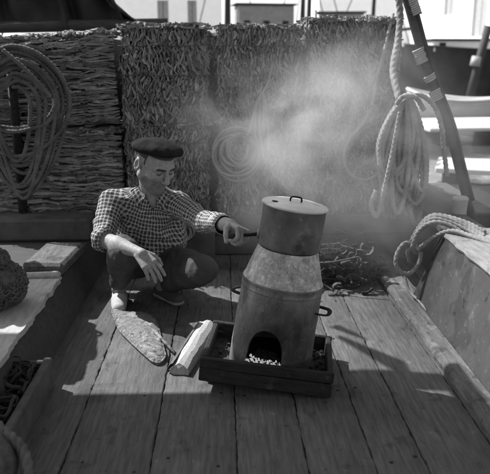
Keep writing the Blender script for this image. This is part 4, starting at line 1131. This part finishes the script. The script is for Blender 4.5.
# ---- espadrilles
def shoe(heel, toe, an_, white):
    fdir = nrmz((toe - heel) * np.array([1, 1, 0])); sdir = np.array([fdir[1], -fdir[0], 0])
    h0 = np.array([heel[0], heel[1], 0]); t0 = np.array([toe[0], toe[1], 0])
    def up_s(P):
        d = U(.03, ecaps(P, h0 + [0, 0, .034], t0 + [0, 0, .026], .037, .030, sdir, 1.12), caps(P, h0 * .5 + t0 * .5 + np.array([0, 0, .045]), h0 * .25 + t0 * .75 + np.array([0, 0, .032]), .034, .03))
        d = smax(d, -(P[:, 2] - .018), .004)
        op = ell(P, h0 + fdir * .035 + np.array([0, 0, .085]), (.045, .06, .045))
        return smax(d, -op, .006)
    def sole_s(P):
        d = ecaps(P, h0 + [0, 0, .01], t0 + [0, 0, .01], .039, .033, sdir, 1.1)
        return smax(smax(d, P[:, 2] - .020, .004), .0015 - P[:, 2], .003)
    lo, hi = np.minimum(h0, t0) - np.array([.06, .06, .0]), np.maximum(h0, t0) + np.array([.06, .06, .1])
    a, b = nets(up_s, lo, hi, .005); s1 = mesh('espadrille', a - base_, b, 'canvas' if white else 'trouser', man, True)
    a, b = nets(sole_s, lo - .004, hi, .005); mesh('rope_sole', a - base_, b, 'rope', s1, True)
shoe(heel_r, toe_r, J['ra'], True); shoe(heel_l, toe_l, J['la'], False)  # left shoe gets dark cloth colour to stand for shade on it
# ---- beret
bl = nrmz(np.array([.17, -.02, 1.0])); bB_f = nrmz(fwd - bl * (fwd @ bl)); bB = np.stack([nrmz(np.cross(bB_f, bl)), bB_f, bl])
bc = hc_ + np.array([.016, -.008, .088])
def beret_sdf(P):
    q = (P - bc) @ bB.T
    d = ell(q, (0, .004, -.006), (.128, .134, .052))
    d = smax(d, -(q[:, 2] + .030), .02)
    d = d + .004 * vnoise(q, 22, 2.) + .002 * vnoise(q, 55, 4.)
    inn = ell(q, (0, -.016, -.066), (.094, .106, .056))
    return smax(d, -inn, .008)
v_, q_ = nets(beret_sdf, bc - .16, bc + .16, .0042)
ber = mesh('beret', v_ - base_, q_, 'beret', man, True)
tp = bc + bl * .05 - base_
MB().tube([tuple(tp), tuple(tp + bl * .012 + np.array([.003, 0, 0]))], [.003, .002], n=6).build('beret_stalk', 'beret', ber, True)

# ================================================================== BACKGROUND
# furled dark sail on its boom, lying behind the bales at the left
bm = empty('furled_sail', (-1.3, 5.75, 0)); tag(bm, 'dark furled sail bunched on a boom behind the bales', 'sail')
MB().tube([(-1.6, 0, 1.50), (.86, -.1, 1.545)], [.05, .043], n=14).build('boom', 'timber', bm, True)
for k, x in enumerate((-1.3, 0.6)):
    MB().tube([(x, 0.02, 0), (x, .02, 1.47)], .05, n=10).build('crutch', 'timber', bm, True)
nxs, nzs = 260, 26; v, f = [], []
for i in range(nxs):
    u = i / (nxs - 1); x = -1.6 + u * 2.35
    hgt = 1.15 * (1 - max(0, (u - .55) / .45) ** 1.3) + .02
    for k in range(nzs):
        t = k / (nzs - 1); z = 1.53 + t * hgt
        ph = x * 26 + 3.0 * float(vnoise(np.array([x * 3.0, 1., 4.]))) + 1.6 * t
        y = .10 * math.sin(ph) * (.35 + .65 * math.sin(min(1, t * 1.4) * 1.57)) + .06 * float(vnoise(np.array([x * 7, z * 4, 2.]))) - .05
        v.append((x + .05 * math.sin(ph * .5 + z * 2) - .22 * t * t, y, z - .03 * abs(math.sin(ph)) * (1 - t)))
for i in range(nxs - 1):
    for k in range(nzs - 1): q = i * nzs + k; f.append((q, q + nzs, q + nzs + 1, q + 1))
cl = mesh('cloth', v, f, 'tarp', bm, True); so_ = cl.modifiers.new('thick', 'SOLIDIFY'); so_.thickness = .012
for x in (-1.0, -.5, .05, .55):
    MB().tube([(x + .058 * 0, .068 * math.cos(a), 1.52 + .068 * math.sin(a)) for a in np.linspace(0, 6.3, 14)], .008, n=6).build('gasket', 'rope', bm, True)
# loose pale stick in the bales
c0, c1 = ay(316.5, 40, 4.42), ay(315.5, 10, 4.42)
o = MB().tube([tuple(c0 - [0, 0, .1]), tuple(c1)], [.011, .010], n=8).build('stick', 'canvas', None, True); tag(o, 'pale thin stick standing up out of the bale tops', 'stick')

def building(name, x0, x1, y, z0, z1, wins, label, rotz=0.0, depth=8):
    b = empty(name, (x0, y, z0), (0, 0, rotz)); W = x1 - x0
    xs = sorted({0.0, W} | {q for w_ in wins for q in (w_[0], w_[1])}); zs = sorted({0.0, z1 - z0} | {q for w_ in wins for q in (w_[2], w_[3])})
    mb = MB()
    for i in range(len(xs) - 1):
        for j in range(len(zs) - 1):
            cx, cz = (xs[i] + xs[i + 1]) / 2, (zs[j] + zs[j + 1]) / 2
            if any(a < cx < b_ and c < cz < d for a, b_, c, d, *_ in wins): continue
            mb.add([(xs[i], 0, zs[j]), (xs[i + 1], 0, zs[j]), (xs[i + 1], 0, zs[j + 1]), (xs[i], 0, zs[j + 1])], [(0, 1, 2, 3)])
    for a, b_, c, d, *_ in wins:
        r_ = .35
        mb.add([(a, 0, c), (b_, 0, c), (b_, 0, d), (a, 0, d), (a, r_, c), (b_, r_, c), (b_, r_, d), (a, r_, d)], [(0, 4, 5, 1), (1, 5, 6, 2), (2, 6, 7, 3), (3, 7, 4, 0)])
    hh = z1 - z0
    mb.add([(0, 0, 0), (0, depth, 0), (0, depth, hh), (0, 0, hh), (W, 0, 0), (W, depth, 0), (W, depth, hh), (W, 0, hh)], [(0, 3, 2, 1), (4, 5, 6, 7), (1, 2, 6, 5), (3, 7, 6, 2)])
    mb.build('wall', 'white', b)
    for a, b_, c, d, *_ in wins:
        wo = MB().box(((a + b_) / 2, .30, (c + d) / 2), (b_ - a - .02, .06, d - c - .02)).build('shutter' if c > .3 else 'door', 'shutter', b)
        MB().box(((a + b_) / 2, .262, (c + d) / 2), (.05, .012, d - c - .1)).build('centre_stile', 'hull', wo)
    MB().box((W / 2, -.12, hh + .12), (W + .5, .5, .25)).build('cornice', 'white', b)
    tag(b, label, 'building'); return b
ZQ = .62
def X(px, y): return float(ay(px, 30, y)[0])
Yb = 56.
wl = []
for px0, px1, z0, z1 in [(158, 169, 0, 9), (188, 197, 0, 9), (120, 128, 0, 4), (90, 99, 0, 4), (60, 68, 0, 4)]: wl.append((X(px0, Yb) - X(20, Yb), X(px1, Yb) - X(20, Yb), z0 if z0 else .0, min(z1, 5.5) - .6))
building('quay_house', X(20, Yb), X(222, Yb), Yb, ZQ - .03, 10, wl, 'white quayside house with tall grey doors behind the furled sail')
wr = [(6.8, 9.0, 5.0, 7.2), (12.3, 14.9, 2.6, 8.4), (19.0, 20.6, 5.0, 7.2), (24.5, 26.1, 5.0, 7.2), (19.0, 20.6, .8, 3.0)]
building('quay_house', 22.9, 54.9, 85., ZQ - .03, 11, wr, 'white quayside house with shuttered window beyond the leaning spar', rotz=R(-75.5))
wm = [(2.2, 3.0, 0, 2.6), (5, 5.9, 0, 2.6), (6.6, 7.3, 1.2, 2.6)]
building('quay_shed', X(318, Yb + 4), X(400, Yb + 4), Yb + 4, ZQ - .03, 6.5, wm, 'low white quay shed seen above the smoky bales')

def boat(name, x, y, L, B, zt, rot, label, hullm='hull', cabin=None, masts=(), group=None, cabm='white'):
    b = empty(name, (x, y, -1.1), (0, 0, rot))
    v, f = [], []; ns_ = 24
    for i in range(ns_):
        t = i / (ns_ - 1) * 2 - 1; wd = B / 2 * (1 - abs(t) ** 2.6) ** .8 + .02; sh = zt + 1.1 + .35 * t * t
        for (kx, kz) in [(0, 0), (.55, .05), (.85, .4), (1, 1.0)]: v.append((t * L / 2, kx * wd, kz * sh))
        for (kx, kz) in [(-.55, .05), (-.85, .4), (-1, 1.0)]: v.append((t * L / 2, kx * wd, kz * sh))
    for i in range(ns_ - 1):
        a = i * 7; c = a + 7
        for p_, q_ in ((0, 1), (1, 2), (2, 3), (0, 4), (4, 5), (5, 6)): f.append((a + p_, a + q_, c + q_, c + p_))
    mesh('hull', v, f, hullm, b, True)
    v, f = [], []
    for i in range(ns_):
        t = i / (ns_ - 1) * 2 - 1; wd = B / 2 * (1 - abs(t) ** 2.6) ** .8 + .02; sh = zt + 1.1 + .35 * t * t - .18
        v += [(t * L / 2, -wd * .97, sh), (t * L / 2, wd * .97, sh)]
    for i in range(ns_ - 1): f.append((2 * i, 2 * i + 1, 2 * i + 3, 2 * i + 2))
    mesh('deck_boards', v, f, 'raft', b)
    for sg in (-1, 1):
        pts = []
        for i in range(ns_):
            t = i / (ns_ - 1) * 2 - 1; pts.append((t * L / 2, sg * (B / 2 * (1 - abs(t) ** 2.6) ** .8 + .02), zt + 1.1 + .35 * t * t))
        MB().tube(pts, .06, n=6).build('gunwale', 'raft' if hullm != 'hull' else 'timber', b, True)
    if cabin:
        x0, x1, hgt = cabin
        cb = MB().box(((x0 + x1) / 2, 0, zt + 1.0 + hgt / 2), (x1 - x0, B * .55, hgt), bev=.08).build('cabin', cabm, b)
        MB().box(((x0 + x1) / 2, 0, zt + 1.0 + hgt + .05), (x1 - x0 + .3, B * .62, .1), bev=.03).build('cabin_roof', 'timber', cb)
        for q in np.linspace(x0 + .5, x1 - .5, 3): MB().box((q, -B * .275 - .01, zt + 1.0 + hgt * .6), (.35, .06, .28), bev=.02).build('porthole', 'soot', cb)
    for (mx, mh, mr_) in masts:
        ms = MB().tube([(mx, 0, zt + .8), (mx + .1, 0, zt + mh)], [mr_, mr_ * .6], n=10).build('mast', 'timber', b, True)
        for s_ in (-1, 1): MB().tube([(mx + s_ * L * .3, s_ * .1, zt + 1.2), (mx + .1, 0, zt + mh * .95)], .03, n=5).build('stay', 'timber', ms, True)
        MB().tube([(mx, 0, zt + 2.2), (mx + L * .35, .1, zt + 2.5)], .09, n=8).build('boom', 'timber', ms, True)
    tag(b, label, 'boat', group); return b
boat('moored_boat', X(472, 38) + 2.5, 38, 12.5, 3.6, 1.55, 0.05, 'dark hulled boat with white cabin moored at the far quay', cabin=(-5.0, 2.8, .62))
boat('moored_boat', X(345, 42), 42, 8.0, 2.8, 1.5, -.1, 'two-masted dark boat moored behind the smoky bales', cabin=(-1.6, 1.0, 2.3), masts=((-2.2, 9, .16), (1.6, 8, .14)), cabm='shutter')
boat('moored_boat', X(262, 40), 40, 6.4, 2.6, 1.7, .15, 'single-masted dark boat moored behind the frayed bale top', cabin=(-1.5, 1.7, 2.4), masts=((-2.0, 9, .2), (2.3, 7, .12)), cabm='shutter')
boat('moored_boat', X(300, 46), 46, 5.0, 2.2, 1.6, 1.0, 'small masted boat lying between the two larger moored boats', masts=((0.4, 8, .14),))
mp = empty('mooring_post', (X(474, 33), 33, -1.1)); tag(mp, 'leaning dark mooring post with white foot before the dark hull', 'post')
MB().tube([(0, 0, 0), (.28, 0, 1.6), (.68, 0, 3.75)], [.2, .2, .19], n=10).build('post', 'timber', mp, True)
MB().tube([(.2, 0, 1.9), (.27, 0, 2.35)], [.26, .24], n=10).build('collar', 'canvas', mp, True)
boat('skiff', X(468, 26), 25.5, 4.6, 1.5, -.30, -.55, 'pale skiff with bright gunwales floating off the dark hull', hullm='raft', group=None)
def raft(x, y, w_, d_, rot, z, label):
    r_ = empty('raft', (x, y, -1.12), (0, 0, rot)); tag(r_, label, 'raft'); n_ = 7
    for k in range(n_): MB().box((0, (k - (n_ - 1) / 2) * d_ / n_, z + 1.12 - .05), (w_ * (1 - .05 * ((k * 37) % 3)), d_ / n_ - .03, .1), bev=.015).build('plank', 'raft', r_)
    for k in (-1, 1): MB().box((k * w_ * .35, 0, (z + 1.02) / 2), (.3, d_ * .95, z + 1.02), bev=.02).build('float', 'hull', r_)
raft(X(478, 19.5), 20.0, 3.4, 3.0, .12, -.62, 'pale board raft floating beyond the leaning spar')
raft(X(493, 13.5), 13.2, 1.9, 1.5, -.35, -.80, 'smaller pale raft of boards nearer the low rail')

# awning added out of view, shaped to shade the deck in front of the tray
AZ = 2.9
aw = empty('shade_awning', (0, 1.2, AZ)); tag(aw, 'unseen canvas spread overhead across the fore deck', 'shade_awning')
def sh(x, y): return (x - SHX * AZ, y - SHY * AZ)
fe = [(-2.2, 2.40), (-.65, 2.41), (-.28, 2.40), (.1, 2.47), (.45, 2.60), (.60, 2.63), (.90, 2.57), (1.0, 2.56), (1.03, 2.55)]
sl0 = [(.53, 2.438), (.60, 2.440), (.70, 2.432), (.80, 2.426), (.89, 2.415)]
sl1 = [(.53, 2.392), (.60, 2.386), (.70, 2.382), (.80, 2.374), (.89, 2.364)]  # slit shaped to let a thin strip of sun reach the deck
def fey(x): return float(np.interp(x, [q_[0] for q_ in fe], [q_[1] for q_ in fe]))
xs = sorted(set(list(np.linspace(-2.2, 1.02, 60)) + [.53, .89]))
v, f = [], []
for x in xs:
    ins = .5299 <= x <= .8901
    s0_ = float(np.interp(x, [q_[0] for q_ in sl0], [q_[1] for q_ in sl0])); s1_ = float(np.interp(x, [q_[0] for q_ in sl1], [q_[1] for q_ in sl1]))
    for y in (fey(x), s0_, s1_, 1.6, .6, -.6, -2.0, -3.2):
        a, b = sh(x, y); v.append((a, b - 1.2, .03 * math.sin(x * 2.3) * (1 if y < 1.5 else 0)))
for i in range(len(xs) - 1):
    for j in range(7):
        if j == 1 and xs[i] >= .5299 and xs[i + 1] <= .8901: continue
        k = i * 8 + j; f.append((k, k + 8, k + 9, k + 1))
mesh('canvas', v, f, 'shade_awning', aw)
mesh('canvas', [(sh(x, y)[0], sh(x, y)[1] - 1.2, -.006) for x, y in ((1.0, 1.75), (1.0, -3.2), (2.6, -3.2), (2.6, 1.75))], [(0, 1, 2, 3)], 'shade_awning', aw)  # extra panel added to block sky light over the front deck
for poly in ([(.535, 2.965), (.56, 2.985), (.80, 2.68), (.80, 2.55), (.72, 2.60)], [(.52, 3.09), (.575, 3.12), (.64, 3.015), (.70, 2.90), (.60, 3.0)]):
    pv_ = [(*sh(*q_), 0) for q_ in poly]; pv_ = [(a, b - 1.2, -.012) for a, b, _ in pv_]
    mesh('shade_strap', pv_, [tuple(range(len(pv_)))], 'shade_awning', aw)  # added pieces, shaped to cast the dark stripes on the deck
for (x, y) in ((-3.0, 3.7), (2.2, 3.95), (-3.0, -1.0), (2.2, -1.2)):
    MB().tube([(x, y - 1.2, -AZ - .01), (x, y - 1.2, .05)], .035, n=10).build('pole', 'timber', aw, True)

# ================================================================== SMOKE
def smoke_mat():
    m = bpy.data.materials.new('smoke'); m.use_nodes = True; n, l = m.node_tree.nodes, m.node_tree.links
    n.remove(n['Principled BSDF']); pv_ = n.new('ShaderNodeVolumePrincipled'); l.new(pv_.outputs[0], n['Material Output'].inputs['Volume'])
    pv_.inputs['Color'].default_value = (.95, .95, .95, 1); pv_.inputs['Anisotropy'].default_value = .35
    tc = n.new('ShaderNodeTexCoord')
    # soft blobs of density, each a smooth falloff round its own centre
    tot = None
    for (c, r_, k) in SMOKE:
        mp_ = n.new('ShaderNodeMapping'); mp_.vector_type = 'POINT'
        mp_.inputs['Scale'].default_value = tuple(1 / q for q in r_); mp_.inputs['Location'].default_value = tuple(-c[i] / r_[i] for i in range(3))
        l.new(tc.outputs['Object'], mp_.inputs['Vector'])
        g = n.new('ShaderNodeTexGradient'); g.gradient_type = 'QUADRATIC_SPHERE'; l.new(mp_.outputs[0], g.inputs['Vector'])
        mm = n.new('ShaderNodeMath'); mm.operation = 'MULTIPLY'; mm.inputs[1].default_value = k; l.new(g.outputs['Fac'], mm.inputs[0])
        if tot is None: tot = mm.outputs[0]
        else:
            s_ = n.new('ShaderNodeMath'); l.new(tot, s_.inputs[0]); l.new(mm.outputs[0], s_.inputs[1]); tot = s_.outputs[0]
    nz_ = n.new('ShaderNodeTexNoise'); nz_.inputs['Scale'].default_value = 3.6; nz_.inputs['Detail'].default_value = 5; nz_.inputs['Distortion'].default_value = 1.1
    l.new(tc.outputs['Object'], nz_.inputs['Vector'])
    mr_ = n.new('ShaderNodeMapRange'); mr_.inputs['From Min'].default_value = .38; mr_.inputs['From Max'].default_value = .62; mr_.inputs['To Min'].default_value = .10; mr_.inputs['To Max'].default_value = 1.8
    l.new(nz_.outputs['Fac'], mr_.inputs['Value'])
    mm = n.new('ShaderNodeMath'); mm.operation = 'MULTIPLY'; l.new(tot, mm.inputs[0]); l.new(mr_.outputs[0], mm.inputs[1])
    l.new(mm.outputs[0], pv_.inputs['Density'])
    return m
SMOKE = [(ay(296, 188, 2.95), (.26, .30, .22), 1.05), (ay(276, 165, 3.15), (.30, .35, .26), 0.80), (ay(272, 135, 3.35), (.36, .42, .34), 0.76), (ay(305, 112, 3.5), (.42, .45, .36), 0.80),
         (ay(340, 92, 3.65), (.46, .48, .40), 0.76), (ay(378, 66, 3.8), (.42, .45, .36), 0.50), (ay(240, 120, 3.7), (.50, .5, .5), 0.35), (ay(350, 165, 3.75), (.75, .6, .75), 0.55), (ay(425, 150, 3.7), (.55, .6, .65), 0.50),
         (ay(310, 140, 3.6), (1.0, .7, .85), .42), (ay(400, 215, 3.5), (.7, .6, .5), .45), (ay(264, 200, 2.95), (.3, .3, .3), .95)]
sv = blob('smoke', np.array([.58, 3.55, .86]), (1.25, .82, .98), 'ash', 41, .04)
sv.data.materials.clear(); sv.data.materials.append(smoke_mat())
tag(sv, 'pale drifting smoke rising from stove and pot before the bales', 'smoke', kind='stuff')
